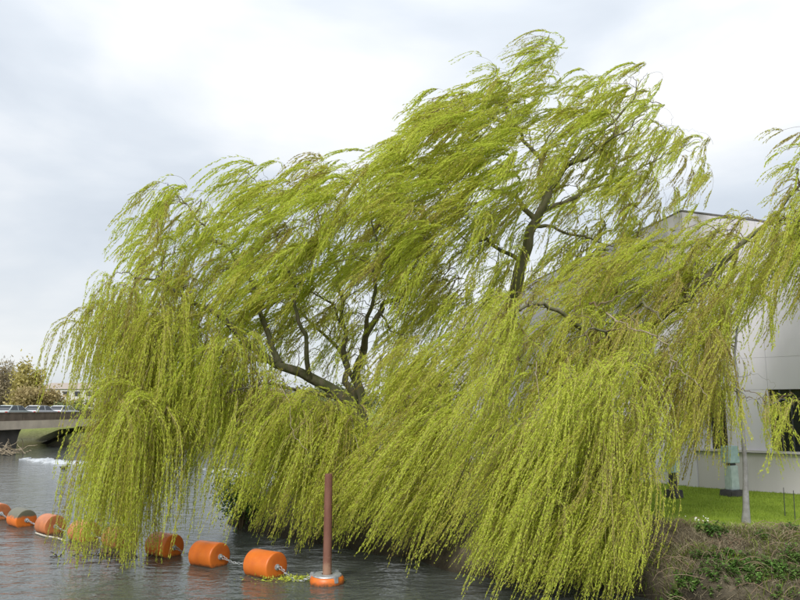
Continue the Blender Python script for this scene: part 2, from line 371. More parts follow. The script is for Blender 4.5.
# ------------------------------------------------------------------ gallery building
C = np.array([10.3, 24.8]); Rr = np.array([18.0, 18.4]); Lf = np.array([2.8, 37.0]); BK = np.array([24.0, 40.0])
zC, zR, zL, zB = 11.1, 7.9, 8.6, 8.0; ZG = 1.3
bl = empty('gallery_building', (C[0], C[1], ZG)); tag(bl, 'large pale grey concrete building with a pitched roofline behind the willow', 'building')
def wall_panels(P, Q, zp, zq, us, zs, openings=(), th=0.06, nm='wall_panel', mt='concrete', zmin=None):
    d = Q - P; L = np.linalg.norm(d); d = d / L; nrm = np.array([d[1], -d[0]])
    if nrm @ (np.array([0, 0]) - P) < 0: nrm = -nrm
    g = 0.003
    for i in range(len(us) - 1):
        for j in range(len(zs)):
            u0, u1 = us[i] + g, us[i + 1] - g
            z0 = zs[j] + g
            top = lambda u: zp + (zq - zp) * u / L - 0.03
            if j + 1 < len(zs): a0 = min(zs[j + 1] - g, top(u0)); a1 = min(zs[j + 1] - g, top(u1))
            else: a0, a1 = top(u0), top(u1)
            if a0 <= z0 + 0.05 or a1 <= z0 + 0.05: continue
            if any(o[0] < (u0 + u1) / 2 < o[1] and o[2] < (z0 + a0) / 2 < o[3] for o in openings): continue
            mb = MB()
            f = lambda u, z, k: (P[0] + d[0] * u + nrm[0] * k, P[1] + d[1] * u + nrm[1] * k, z)
            mb.prism([f(u0, z0, 0), f(u1, z0, 0), f(u1, a1, 0), f(u0, a0, 0)], [f(u0, z0, th), f(u1, z0, th), f(u1, a1, th), f(u0, a0, th)])
            mb.build(nm, M[mt], bl)
    return d, nrm, L
# solid core a little behind the panels
cc = (C + Rr + Lf + BK) / 4
shr = lambda p: p + (cc - p) * 0.012
mb = MB()
mb.prism([(*shr(C), 0.9), (*shr(Rr), 0.9), (*shr(BK), 0.9), (*shr(Lf), 0.9)], [(*shr(C), zC - 0.08), (*shr(Rr), zR - 0.08), (*shr(BK), zB), (*shr(Lf), zL - 0.08)])
mb.build('wall_core', M['core'], bl)
dR, nR, LR = wall_panels(C, Rr, zC, zR, [0, 0.55, 1.05, 2.4, 4.3, 6.2, 10.0], [2.62, 4.6, 5.66], openings=((0.55, 1.05, 2.6, 4.6), (2.4, 4.3, 2.6, 4.6)))
wall_panels(C, Rr, 2.55, 2.55, [0, 3.3, 6.6, 10.0], [1.0], nm='plinth_panel', mt='plinth', th=0.02)
LL = np.linalg.norm(Lf - C)
wall_panels(C, Lf, zC, zL, [0, 3.6, 7.2, 10.8, LL], [0.9, 4.6, 8.0])
fR = lambda u, z, k: (C[0] + dR[0] * u + nR[0] * k, C[1] + dR[1] * u + nR[1] * k, z)
mb = MB(); mb.prism([fR(-0.05, 2.55, 0), fR(LR, 2.55, 0), fR(LR, 2.62, 0), fR(-0.05, 2.62, 0)], [fR(-0.05, 2.55, 0.18), fR(LR, 2.55, 0.18), fR(LR, 2.62, 0.18), fR(-0.05, 2.62, 0.18)]); mb.build('ledge', M['plinth'], bl)
for u0, u1, nm_ in ((0.55, 1.05, 2), (2.4, 4.3, 6)):
    mb = MB(); k = 0.0
    mb.prism([fR(u0, 2.63, -0.07), fR(u1, 2.63, -0.07), fR(u1, 4.6, -0.07), fR(u0, 4.6, -0.07)], [fR(u0, 2.63, -0.03), fR(u1, 2.63, -0.03), fR(u1, 4.6, -0.03), fR(u0, 4.6, -0.03)])
    wn = mb.build('window', M['glass'], bl)
    for i in range(nm_ + 1):
        u = u0 + (u1 - u0) * i / nm_; mb = MB()
        mb.prism([fR(u - 0.02, 2.63, -0.03), fR(u + 0.02, 2.63, -0.03), fR(u + 0.02, 4.6, -0.03), fR(u - 0.02, 4.6, -0.03)], [fR(u - 0.02, 2.63, 0.03), fR(u + 0.02, 2.63, 0.03), fR(u + 0.02, 4.6, 0.03), fR(u - 0.02, 4.6, 0.03)])
        mb.build('mullion', M['frame'], wn)
nL = None
mb = MB(); ov = 0.07
outp = lambda p: p - (cc - p) / np.linalg.norm(cc - p) * ov
mb.prism([(*outp(C), zC), (*outp(Rr), zR), (*outp(BK), zB + 0.08), (*outp(Lf), zL)], [(*outp(C), zC + 0.05), (*outp(Rr), zR + 0.05), (*outp(BK), zB + 0.13), (*outp(Lf), zL + 0.05)])
mb.build('roof', M['roofing'], bl)

# ------------------------------------------------------------------ road bridge
BA = np.array([-36.6, 64.0]); BD = np.array([0.1, 0.995]); BD /= np.linalg.norm(BD); BN = np.array([-BD[1], BD[0]])   # BN: away to the left
bp_ = lambda tt, k, z: (BA[0] + BD[0] * tt + BN[0] * k, BA[1] + BD[1] * tt + BN[1] * k, z)
br = empty('road_bridge', (BA[0], BA[1], 0)); tag(br, 'low concrete road bridge with brown parapet over the river at left', 'bridge')
def bbox(t0, t1, k0, k1, z0, z1, name, m):
    mb = MB(); mb.prism([bp_(t0, k0, z0), bp_(t1, k0, z0), bp_(t1, k1, z0), bp_(t0, k1, z0)], [bp_(t0, k0, z1), bp_(t1, k0, z1), bp_(t1, k1, z1), bp_(t0, k1, z1)])
    return mb.build(name, M[m], br)
for i, (t0, t1) in enumerate(((-30, -7.02), (-7, 16.98), (17, 44))):
    bbox(t0, t1, 0.0, 0.4, 2.0, 2.8, 'fascia_beam', 'sandstone')
bbox(-30, 44, 0.42, 11.6, 2.15, 2.82, 'deck', 'asphalt')
bbox(-30, 44, 11.62, 12, 2.0, 2.8, 'fascia_beam', 'sandstone')
for i in range(13):
    t0 = -30 + i * 5.7; bbox(t0, t0 + 5.66, 0.08, 0.3, 2.803, 3.5, 'parapet_panel', 'parapet')
    bbox(t0, t0 + 5.66, 11.7, 11.92, 2.803, 3.62, 'parapet_panel', 'parapet')
bbox(-30, 44, 0.02, 0.36, 3.503, 3.6, 'parapet_coping', 'parapet'); bbox(-30, 44, 11.64, 11.98, 3.623, 3.74, 'parapet_coping', 'parapet')
# pier with curved flaring nose
mb = MB(); ring = lambda z, g: [bp_(-9, 1.2, z), bp_(5.2 + g, 1.2, z), bp_(6.0 + g, 2.0, z), bp_(6.0 + g, 10.0, z), bp_(5.2 + g, 10.8, z), bp_(-9, 10.8, z)]
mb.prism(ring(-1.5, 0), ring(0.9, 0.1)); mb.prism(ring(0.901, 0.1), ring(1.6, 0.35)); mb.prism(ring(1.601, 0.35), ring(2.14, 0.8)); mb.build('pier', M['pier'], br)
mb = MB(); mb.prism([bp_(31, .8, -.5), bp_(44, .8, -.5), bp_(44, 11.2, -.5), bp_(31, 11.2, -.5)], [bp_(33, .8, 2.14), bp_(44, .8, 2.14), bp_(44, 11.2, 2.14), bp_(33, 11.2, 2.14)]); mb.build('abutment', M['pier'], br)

# cars on the bridge
def car(tt, k, paint, label):
    o = bp_(tt, k, 2.826); root = empty('car', o, math.atan2(BD[1], BD[0])); tag(root, label, 'car', 'cars queuing on the bridge')
    def sec(pts, y0, y1, name, m, inset=0.0, par=root):
        mb = MB(); mb.prism([(x, y0 + (inset if z > 0.95 else 0), z) for x, z in pts], [(x, y1 - (inset if z > 0.95 else 0), z) for x, z in pts]); return mb.build(name, m, par, world=False, bevel=0.04, smooth=True)
    body = [(-2.0, 0.3), (2.0, 0.3), (2.05, 0.62), (1.9, 0.82), (0.95, 0.93), (-1.75, 0.97), (-2.0, 0.85), (-2.05, 0.6)]
    sec(body, -0.86, 0.86, 'body', paint)
    sec([(1.0, 0.90), (0.35, 1.36), (-1.15, 1.38), (-1.8, 0.94)], -0.80, 0.80, 'windows', M['glass'], 0.12)
    sec([(0.42, 1.335), (0.2, 1.43), (-1.0, 1.45), (-1.28, 1.35)], -0.80, 0.80, 'roof', paint, 0.13)
    for s in (-1, 1):
        for x0, x1, x2, x3 in ((1.06, 0.96, 0.30, 0.40), (-0.33, -0.43, -0.43, -0.33), (-1.84, -1.72, -1.08, -1.22)):
            mb = MB(); y0, y1 = s * 0.815, s * 0.69
            mb.prism([(x0, y0, 0.92), (x1, y0, 0.92), (x2, y1, 1.38), (x3, y1, 1.38)], [(x0, y0 - s * 0.05, 0.92), (x1, y0 - s * 0.05, 0.92), (x2, y1 - s * 0.05, 1.38), (x3, y1 - s * 0.05, 1.38)]); mb.build('pillar', paint, root, world=False)
    for x in (1.3, -1.25):
        for s in (-1, 1):
            mb = MB(); mb.lathe([(-0.1, 0.24), (-0.09, 0.31), (0.09, 0.31), (0.1, 0.24)], (x, s * 0.80, 0.31), (0, 1, 0), 18); wh = mb.build('wheel', M['tyre'], root, world=False, smooth=True)
            mb = MB(); mb.lathe([(-0.012, 0.2), (0.012, 0.17)], (x, s * 0.91, 0.31), (0, s, 0), 14); mb.build('hub_cap', M['steel'], wh, world=False)
    for s in (-1, 1):
        mb = MB(); mb.box((1.99, s * 0.62, 0.68), (0.08, 0.34, 0.14)); mb.build('headlight', M['white'], root, world=False)
        mb = MB(); mb.box((-2.0, s * 0.66, 0.74), (0.08, 0.26, 0.18)); mb.build('tail_light', M['redlamp'], root, world=False)
M['white'] = mat('white_paint', (0.75, 0.77, 0.8), 0.25, 0.04)
M['redlamp'] = mat('red_lamp', (0.4, 0.02, 0.02), 0.3, 0.04)
car(7.0, 3.0, mat('silver_green_paint', (0.42, 0.47, 0.46), 0.3, 0.05), 'pale grey green car, leftmost of three on the bridge')
car(11.5, 3.0, mat('silver_paint', (0.60, 0.62, 0.65), 0.3, 0.05), 'silver car, middle of three on the bridge')
car(16.0, 3.1, M['white'], 'white car on the bridge nearest the willow curtain')

# ------------------------------------------------------------------ far buildings
def far_block(name, label, x0, x1, y, zb, zt, wallm, roofm, cols, rows, depth=12, pitch=1.5):
    root = empty(name, ((x0 + x1) / 2, y, zb)); tag(root, label, 'building')
    mb = MB(); mb.box(((x0 + x1) / 2, y + depth / 2, (zb + zt) / 2), (x1 - x0, depth, zt - zb)); mb.build('wall', wallm, root)
    mb = MB(); ym = y + depth / 2
    mb.prism([(x0 - .3, y - .3, zt), (x0 - .3, y + depth + .3, zt), (x0 - .3, ym, zt + pitch)], [(x1 + .3, y - .3, zt), (x1 + .3, y + depth + .3, zt), (x1 + .3, ym, zt + pitch)]); mb.build('roof', roofm, root)
    for i in range(cols):
        for j in range(rows):
            x = x0 + (x1 - x0) * (i + 0.5) / cols; z = zb + (zt - zb) * (j + 0.55) / rows
            mb = MB(); mb.box((x, y - 0.02, z), ((x1 - x0) / cols * 0.5, 0.1, (zt - zb) / rows * 0.45)); mb.build('window', M['glass'], root)
far_block('apartment_block', 'pale far building with brown roof beyond the bridge', -77, -60, 150, 1.3, 8.0, mat('pale_render', (0.62, 0.60, 0.58), 0.9, 0.05), mat('brown_tile', (0.40, 0.34, 0.29), 0.9, 0.1), 7, 3)
far_block('warehouse', 'long low brick building glimpsed behind the willow trunks', -52, -14, 140, 1.3, 6.2, mat('dull_brick', (0.30, 0.20, 0.15), 0.9, 0.1), mat('slate', (0.14, 0.14, 0.15), 0.8, 0.1), 10, 2)

# ------------------------------------------------------------------ willow trees
def poly_sample(poly, n, r):
    poly = np.array(poly, float); lo, hi = poly.min(0), poly.max(0); outl = []
    while len(outl) < n:
        p = lo + (hi - lo) * r.random((n * 3, 2)); p = p[inside(poly, p[:, 0], p[:, 1])]; outl += p.tolist()
    return np.array(outl[:n])

def leaves_on(P, L, dens, llen, lwid, tint, r, splay=0.45, zmin=None, ls=None):
    """P: (n,k,3) strand points; returns leaf quads along every strand"""
    n, k, _ = P.shape
    cnt = np.maximum(3, (L * dens).astype(int)); idx = np.repeat(np.arange(n), cnt)
    s = r.random(len(idx)) ** 0.92
    f = s * (k - 1) * 0.999; i0 = f.astype(int); fr = (f - i0)[:, None]
    A = P[idx, i0]; B = P[idx, i0 + 1]; p = A + (B - A) * fr; T = B - A; T /= np.linalg.norm(T, axis=1, keepdims=True) + 1e-9
    rv = r.normal(size=T.shape); S = np.cross(T, rv); S /= np.linalg.norm(S, axis=1, keepdims=True) + 1e-9
    D = T + S * (splay / ls[idx] * (0.25 + 1.1 * r.random(len(idx))))[:, None] + np.array([0, 0, -0.1]); D /= np.linalg.norm(D, axis=1, keepdims=True)
    Nn = np.cross(D, r.normal(size=D.shape)); Nn /= np.linalg.norm(Nn, axis=1, keepdims=True) + 1e-9
    ll = (llen * (0.4 + 1.05 * r.random(len(idx))) * (1.0 - 0.3 * s ** 3))[:, None]; ww = (lwid * (0.7 + 0.6 * r.random(len(idx))))[:, None]
    ll = ll * ls[idx][:, None]; ww = ww * (0.45 + 0.55 * ls[idx][:, None])
    V = np.stack([p + D * ll * 0.08 + Nn * ww, p + D * ll * 0.34 - Nn * ww, p + D * ll], 1)
    tt = np.clip(tint[idx] + 0.13 * r.normal(size=len(idx)), 0, 1)
    tt = np.where(r.random(len(idx)) < 0.045, 0.02, tt)
    if zmin is not None:
        keep = V[:, 2, 2] > zmin(V[:, 2, 0], V[:, 2, 1]); V, tt = V[keep], tt[keep]
    return V, tt

def lower_limit(x, y):
    return np.maximum(0.04, ground_z(x, y) + 0.03)

def willow(name, label, base, limbs, regions, seed, dens_mul=1.0, leaf=(0.078, 0.0098), bark='bark', extra=(), dens=43.0):
    """limbs: list of (points [(px,py,Y)...] or world points, r0, r1); regions: dicts"""
    r = np.random.default_rng(seed)
    root = empty(name, base); tag(root, label, 'tree', 'willows on the bank')
    skel = []; skr = []
    for li, (nm, pts, r0, r1, world) in enumerate(limbs):
        P = np.array(pts, float) if world else np.array([at(*p) for p in pts])
        P = smooth_path(P, 7); n = len(P)
        amp_ = min(0.03, r0 * 0.1) if nm == 'trunk' else 0.055
        wob = amp_ * np.stack([np.sin(np.arange(n) * 0.9 + li), np.cos(np.arange(n) * 0.7 + 2 * li), np.sin(np.arange(n) * 0.6 + 3 * li)], 1) + (0.0 if nm == 'trunk' else 0.02) * r.normal(size=(n, 3))
        P = P + wob * np.minimum(1, np.arange(n) / 4)[:, None]
        tt = np.linspace(0, 1, n); R = (r0 + (r1 * (1 if nm == 'trunk' else 0.4) - r0) * tt ** 0.6) * (1.0 if nm == 'trunk' else 0.8) * (1 + 0.04 * np.sin(np.arange(n) * 1.7 + li))
        if nm == 'trunk': R = R * (1 + 0.5 * np.exp(-tt * 7))
        mb = MB(); mb.tube(P, R, 10); mb.build(nm, M[bark], root, smooth=True)
        skel += P.tolist(); skr += R.tolist()
    for pts, r0, r1, m in extra:
        P = smooth_path(np.array([at(*p) for p in pts]), 6); n = len(P)
        P += 0.03 * r.normal(size=P.shape); mb = MB(); mb.tube(P, np.linspace(r0, r1, n), 6); mb.build('bare_branch', M[m], root, smooth=True)
    nl = len(skel)
    sk = np.array(skel); skR = np.array(skr)
    TV, TF, toff = [], [], 0
    SP, SL, ST, SR, SS = [], [], [], [], []
    seeds = []
    for R_ in regions:
        uv = poly_sample(R_['poly'], R_['n'], r)
        d0, d1 = R_['Y']
        for (u, v) in uv:
            Y = d0 + (d1 - d0) * r.random() + R_.get('tilt', 0) * (u - R_['poly'][0][0]); seeds.append((at(u, v, Y), R_))
    dd = np.array([np.min(np.linalg.norm(sk - s[0], axis=1)) for s in seeds]); order = np.argsort(dd)
    for oi in order:
        S, R_ = seeds[oi]
        if S[2] < 1.7: S[2] = 1.7 + 0.4 * r.random()
        dv = S - sk; cost = np.linalg.norm(dv, axis=1) + 0.5 * np.maximum(0, -dv[:, 2]) + (np.arange(len(sk)) >= nl) * 0.25
        ia = int(np.argmin(cost)); A = sk[ia]; rr = min(skR[ia] * 0.75, 0.012 + 0.008 * np.linalg.norm(S - A) ** 1.2)
        vx, vz = R_['flow']
        ang = R_.get('jit', 0.2) * r.normal(); ca, sa = math.cos(ang), math.sin(ang)
        flow = np.array([vx * ca - vz * sa, R_.get('vy', 0.0) + R_.get('yj', 0.2) * r.normal(), vx * sa + vz * ca]); flow /= np.linalg.norm(flow)
        dist = np.linalg.norm(S - A)
        Cc = (A + S) / 2 + np.array([0.10, 0, 0.28]) * dist + 0.10 * dist * r.normal(size=3)
        tq = np.linspace(0, 1, 9)[:, None]; Q = (1 - tq) ** 2 * A + 2 * tq * (1 - tq) * Cc + tq ** 2 * S
        Q += 0.035 * r.normal(size=Q.shape) * np.sin(tq * np.pi)
        bl_ = R_.get('blen', 0.8) * (0.6 + 0.8 * r.random())
        d0 = (S - Cc); d0 /= np.linalg.norm(d0) + 1e-6; d0 = d0 * 0.8 + np.array([0, 0, 0.25]) + 0.25 * r.normal(size=3)
        E = [S]; dcur = d0 / np.linalg.norm(d0)
        for k in range(6):
            dcur = dcur * 0.72 + flow * 0.28; dcur /= np.linalg.norm(dcur); E.append(E[-1] + dcur * bl_ / 6)
        E = np.array(E)
        path = np.vstack([Q, E[1:]]); rad = np.linspace(rr, 0.0035, len(path))
        V, F = tube_arrays(path, rad, 4); TV.append(V); TF.append(F + toff); toff += len(V)
        sk = np.vstack([sk, Q[2:]]); skR = np.append(skR, rad[2:len(Q)])
        ns = max(4, int(R_['ns'] * dens_mul * (0.45 + 1.1 * r.random())))
        K = 16
        nb = max(2, int(round(ns / 4.5))); bi = r.integers(0, nb, ns)
        src = path[4:]; ii = np.clip((r.random(nb) ** 0.8)[bi] + 0.02 * r.normal(size=ns), 0, 0.999) * (len(src) - 1.001); i0 = ii.astype(int)
        p = src[i0] + (src[i0 + 1] - src[i0]) * (ii - i0)[:, None]
        tdir = src[i0 + 1] - src[i0]; tdir /= np.linalg.norm(tdir, axis=1, keepdims=True) + 1e-9
        d = tdir * 0.8 + 0.42 * r.normal(size=(nb, 3))[bi] + 0.14 * r.normal(size=(ns, 3)) + np.array([0, 0, 0.25]); d /= np.linalg.norm(d, axis=1, keepdims=True)
        L = (R_['len'][0] + (R_['len'][1] - R_['len'][0]) * r.random(nb))[bi] * (0.75 + 0.3 * r.random(ns)) * (0.85 + 0.25 * r.random())
        if 'tip' in R_:
            zt = (R_['tip'][0] + (R_['tip'][1] - R_['tip'][0]) * r.random(nb) ** 1.5)[bi]; L = np.maximum(0.5, np.minimum(L, (p[:, 2] - zt) * 1.12 * (0.86 + 0.14 * r.random(ns))))
        tgt = flow + R_.get('spread', 0.10) * r.normal(size=(nb, 3))[bi] + 0.035 * r.normal(size=(ns, 3)); tgt /= np.linalg.norm(tgt, axis=1, keepdims=True)
        ph = r.random() * 6.28; amp = R_.get('wave', 0.22); st = R_.get('stiff', 0.30)
        P = np.zeros((ns, K, 3)); P[:, 0] = p; seg = (L / (K - 1))[:, None]
        grav = np.array([0, 0, -1.0])
        for k in range(1, K):
            s_ = k / K
            g = tgt * (1 - R_.get('sag', 0.25) * s_) + grav * R_.get('sag', 0.25) * s_
            g = g + amp * np.array([math.sin(ph + 5.0 * s_), 0.6 * math.cos(ph * 1.7 + 4 * s_), 0.6 * math.sin(ph * 2.3 + 6 * s_)]) * (0.3 + s_)
            d = d * (1 - st) + g * st + 0.035 * r.normal(size=(ns, 3)); d /= np.linalg.norm(d, axis=1, keepdims=True)
            P[:, k] = P[:, k - 1] + d * seg
        SP.append(P); SL.append(L); ST.append(np.full(ns, np.clip(R_.get('tint', 0.5) + 0.2 * r.normal(), 0.08, 0.95)) + 0.06 * r.normal(size=ns)); SR.append(np.full(ns, R_.get('leafs', 1.0) * (0.1 if r.random() < 0.07 else 1.0))); SS.append(np.full(ns, R_.get('ls', 1.0)))
    P = np.concatenate(SP); L = np.concatenate(SL); tint = np.concatenate(ST); lm = np.concatenate(SR)
    V, tt = leaves_on(P, L * lm, dens, leaf[0], leaf[1], tint, r, splay=0.55, zmin=lower_limit, ls=np.concatenate(SS))
    V = V - np.array(base); me = mesh_np('leaves', V, np.arange(len(V) * 3), 3); face_attr(me, 'tint', tt)
    lo_ = link('leaves', me, M['willow'], root); lo_['kind'] = 'stuff'
    # withes: thin three-sided stems
    sel = [0, 3, 6, 9, 12, 15]; Pw = P[:, sel]; n, k, _ = Pw.shape
    Pw[:, :, 2] = np.maximum(Pw[:, :, 2], 0.03)
    rad = np.linspace(0.0045, 0.0015, k); hd = r.normal(size=(n, 1, 3)); hd[..., 2] *= 0.2; hd /= np.linalg.norm(hd, axis=2, keepdims=True)
    Vw = np.stack([Pw - hd * rad[None, :, None], Pw + hd * rad[None, :, None]], 2)
    b0 = (np.arange(n) * k * 2)[:, None] + (np.arange(k - 1) * 2)[None, :]
    Fw = np.stack([b0, b0 + 1, b0 + 3, b0 + 2], -1)
    wo = link('withes', mesh_np('withes', Vw.reshape(-1, 3) - np.array(base), Fw, 4), M['withe'], root); wo['kind'] = 'stuff'
    tw = link('twigs', mesh_np('twigs', np.concatenate(TV) - np.array(base), np.concatenate(TF), 4), M['twig'], root, smooth=True); tw['kind'] = 'stuff'
    pass
    return root

# left tree: several leaning stems on the point of the bank
gz = lambda x, y: float(ground_z(np.array([x]), np.array([y]))[0])
T1 = (-0.9, 23.0, gz(-0.9, 23.0) - 0.15)
limbs1 = [
 ('trunk', [T1, (-0.95, 23.0, 1.9), tuple(at(369, 440, 23)), tuple(at(345, 402, 22.6)), tuple(at(305, 374, 22.1)), tuple(at(271, 362, 21.8)), tuple(at(229, 324, 21.3)), tuple(at(190, 300, 20.8)), tuple(at(158, 282, 20.2)), tuple(at(132, 276, 19.8))], 0.36, 0.02, True),
 ('limb', [(368, 438, 23), (352, 398, 22.9), (346, 370, 22.8), (344, 335, 22.6), (341, 303, 22.4), (337, 272, 22.2), (327, 243, 22.2), (316, 208, 22.0), (302, 178, 22.0)], 0.20, 0.03, False),
 ('limb', [(369, 440, 23), (358, 390, 23.2), (362, 350, 23.5), (379, 311, 23.8), (398, 296, 24), (420, 270, 24.2), (428, 230, 24.4), (410, 190, 24.4)], 0.26, 0.04, False),
 ('limb', [(280, 364, 21.9), (262, 320, 22.4), (246, 272, 22.6), (222, 246, 22.6), (203, 226, 22.4), (184, 202, 22.2), (168, 186, 22)], 0.15, 0.025, False),
 ('limb', [(310, 378, 22.1), (300, 320, 21.0), (284, 262, 20.6), (264, 208, 20.6), (250, 172, 20.6)], 0.12, 0.025, False),
 ('limb', [(275, 362, 21.8), (245, 356, 21.0), (216, 350, 20.3), (180, 352, 19.7), (148, 350, 19.4), (124, 350, 19.2)], 0.11, 0.03, False),
 ('limb', [(345, 402, 22.6), (310, 392, 21.0), (270, 385, 19.8), (225, 392, 19.0), (196, 405, 18.8)], 0.11, 0.03, False),
 ('limb', [(362, 352, 23.5), (372, 300, 21.5), (376, 250, 20.8), (370, 205, 20.6), (352, 172, 20.6)], 0.12, 0.03, False),
 ('limb', [(369, 440, 23), (400, 410, 21.6), (430, 392, 20.4), (462, 380, 19.6)], 0.12, 0.03, False),
 ('limb', [(357, 385, 23.2), (330, 340, 25), (280, 300, 26.6), (230, 270, 27.4)], 0.13, 0.03, False),
 ('limb', [(343, 325, 22.6), (326, 300, 22.2), (306, 288, 21.8), (290, 262, 21.6)], 0.07, 0.02, False),
 ('limb', [(379, 311, 23.8), (392, 330, 23.0), (408, 338, 22.4), (424, 330, 22)], 0.06, 0.02, False),
]
reg1 = [
 dict(poly=[(156, 184), (196, 182), (236, 240), (246, 300), (176, 296), (142, 266), (146, 216)], n=110, Y=(19.5, 24.5), flow=(-0.60, -0.80), len=(0.8, 1.5), ns=15, tint=0.50, jit=0.22, sag=0.5, ls=1.35),
 dict(poly=[(104, 276), (150, 268), (200, 300), (180, 330), (104, 330), (92, 306)], n=62, Y=(18.6, 21.4), flow=(-0.16, -0.98), len=(1.6, 3.0), ns=17, tint=0.50, jit=0.09, sag=0.4, wave=0.08, spread=0.06, yj=0.1, ls=1.2),
 dict(poly=[(140, 310), (176, 300), (182, 330), (176, 380), (140, 380), (128, 340)], n=50, Y=(18.4, 21.6), flow=(-0.08, -0.99), len=(2.2, 4.0), ns=16, tint=0.45, jit=0.08, sag=0.3, wave=0.08, tip=(0.3, 2.4), spread=0.06, yj=0.08, ls=1.15),
 dict(poly=[(180, 290), (250, 320), (262, 372), (190, 372)], n=46, Y=(18.4, 22.0), flow=(-0.14, -0.98), len=(1.4, 3.0), ns=16, tint=0.50, jit=0.12, sag=0.3, wave=0.09, tip=(1.9, 3.0), spread=0.06, ls=1.2),
 dict(poly=[(116, 396), (150, 384), (168, 392), (168, 430), (150, 424), (112, 430)], n=50, Y=(17.8, 20.0), flow=(-0.09, -0.99), len=(3.0, 4.8), ns=20, tint=0.52, jit=0.07, sag=0.3, wave=0.08, tip=(0.05, 0.7), spread=0.05, yj=0.08, blen=0.6, ls=1.1),
 dict(poly=[(212, 362), (262, 368), (300, 384), (340, 396), (344, 420), (290, 414), (236, 410), (190, 400), (192, 366)], n=92, Y=(18.4, 21.5), flow=(-0.36, -0.93), len=(1.4, 3.2), ns=16, tint=0.55, jit=0.14, sag=0.2, wave=0.12, tip=(0.5, 2.2), spread=0.06, ls=1.1),
 dict(poly=[(286, 384), (356, 400), (372, 446), (330, 430), (290, 404)], n=46, Y=(18.6, 20.6), flow=(-0.30, -0.95), vy=0.04, len=(2.4, 4.6), ns=18, tint=0.55, jit=0.10, sag=0.25, wave=0.10, tip=(0.25, 1.2), spread=0.06, yj=0.08, ls=1.1),
 dict(poly=[(246, 162), (300, 158), (345, 164), (392, 154), (430, 210), (440, 286), (400, 270), (330, 275), (300, 300), (262, 310), (240, 250)], n=215, Y=(18.8, 25.0), flow=(-0.80, -0.60), len=(1.0, 2.1), ns=19, tint=0.50, jit=0.22, sag=0.35, ls=1.5),
 dict(poly=[(200, 300), (330, 300), (440, 300), (430, 345), (330, 345), (240, 345)], n=52, Y=(22.8, 26.5), flow=(-0.62, -0.78), len=(1.0, 2.0), ns=16, tint=0.45, jit=0.22, sag=0.3, ls=1.35),
 dict(poly=[(412, 335), (480, 320), (490, 400), (430, 420), (410, 395)], n=64, Y=(18.4, 22.0), flow=(-0.58, -0.81), len=(1.2, 2.6), ns=17, tint=0.5, jit=0.17, sag=0.15, wave=0.14, spread=0.07, ls=1.2),
 dict(poly=[(384, 415), (480, 390), (490, 440), (430, 470)], n=54, Y=(17.4, 20.0), flow=(-0.60, -0.80), len=(1.8, 4.2), ns=18, tint=0.58, jit=0.14, sag=0.15, wave=0.12, tip=(0.05, 0.7), spread=0.06),
 dict(poly=[(262, 290), (330, 275), (420, 275), (440, 330), (410, 390), (340, 385), (270, 345)], n=95, Y=(20.6, 25.5), flow=(-0.55, -0.83), len=(0.5, 1.3), ns=9, tint=0.45, jit=0.3, sag=0.3, ls=1.3, blen=0.9, leafs=0.75),
 dict(poly=[(390, 455), (440, 450), (450, 490), (400, 490)], n=16, Y=(17.2, 19.0), flow=(-0.62, -0.78), len=(1.2, 2.6), ns=16, tint=0.7, jit=0.16, sag=0.1, wave=0.12, tip=(0.1, 0.6), spread=0.07),
]
extra1 = [([(250, 352, 20.6), (268, 372, 19.4), (286, 395, 18.6), (292, 430, 18.2), (306, 450, 18)], 0.016, 0.006, 'pale_bark'), ([(350, 415, 21), (356, 436, 18.7), (362, 470, 18.4)], 0.014, 0.005, 'pale_bark')]
willow('willow_tree', 'broad weeping willow with several dark stems leaning over the orange floats', T1, limbs1, reg1, 3, dens_mul=0.86, extra=extra1)

# middle tree: the tallest crown
T2 = (3.2, 25.0, gz(3.2, 25.0) - 0.15)
limbs2 = [
 ('trunk', [T2, tuple(at(496, 440, 24.8)), tuple(at(502, 370, 24.5)), tuple(at(513, 300, 24.2)), tuple(at(524, 256, 24)), tuple(at(533, 226, 24)), tuple(at(545, 203, 24)), tuple(at(553, 184, 24)), tuple(at(570, 164, 23.8)), tuple(at(590, 145, 23.6)), tuple(at(610, 124, 23.4)), tuple(at(630, 104, 23.2)), tuple(at(641, 80, 23.0))], 0.37, 0.012, True),
 ('limb', [(537, 222, 24), (517, 200, 24.2), (490, 188, 24.4), (462, 180, 24.6), (436, 178, 24.6)], 0.16, 0.03, False),
 ('limb', [(553, 184, 24), (536, 154, 24.2), (517, 130, 24.4), (505, 108, 24.4), (510, 76, 24.4), (540, 40, 24.4)], 0.15, 0.02, False),
 ('limb', [(541, 212, 24), (582, 194, 24.2), (622, 176, 24.6), (660, 158, 24.8), (694, 140, 25)], 0.15, 0.025, False),
 ('limb', [(533, 226, 24), (562, 230, 23.6), (592, 240, 23.2), (618, 244, 22.8), (650, 232, 22.6)], 0.10, 0.02, False),
 ('limb', [(522, 262, 24), (492, 244, 23.6), (474, 242, 23.2), (452, 262, 22.8), (440, 280, 22.4)], 0.12, 0.03, False),
 ('limb', [(517, 130, 24.4), (482, 116, 24.0), (448, 108, 23.6), (412, 112, 23.4)], 0.09, 0.02, False),
 ('limb', [(570, 164, 23.8), (590, 156, 22), (625, 130, 20.6), (645, 112, 20.2)], 0.1, 0.02, False),
 ('limb', [(545, 206, 24), (540, 160, 26), (560, 120, 27.4), (585, 90, 28)], 0.12, 0.02, False),
]
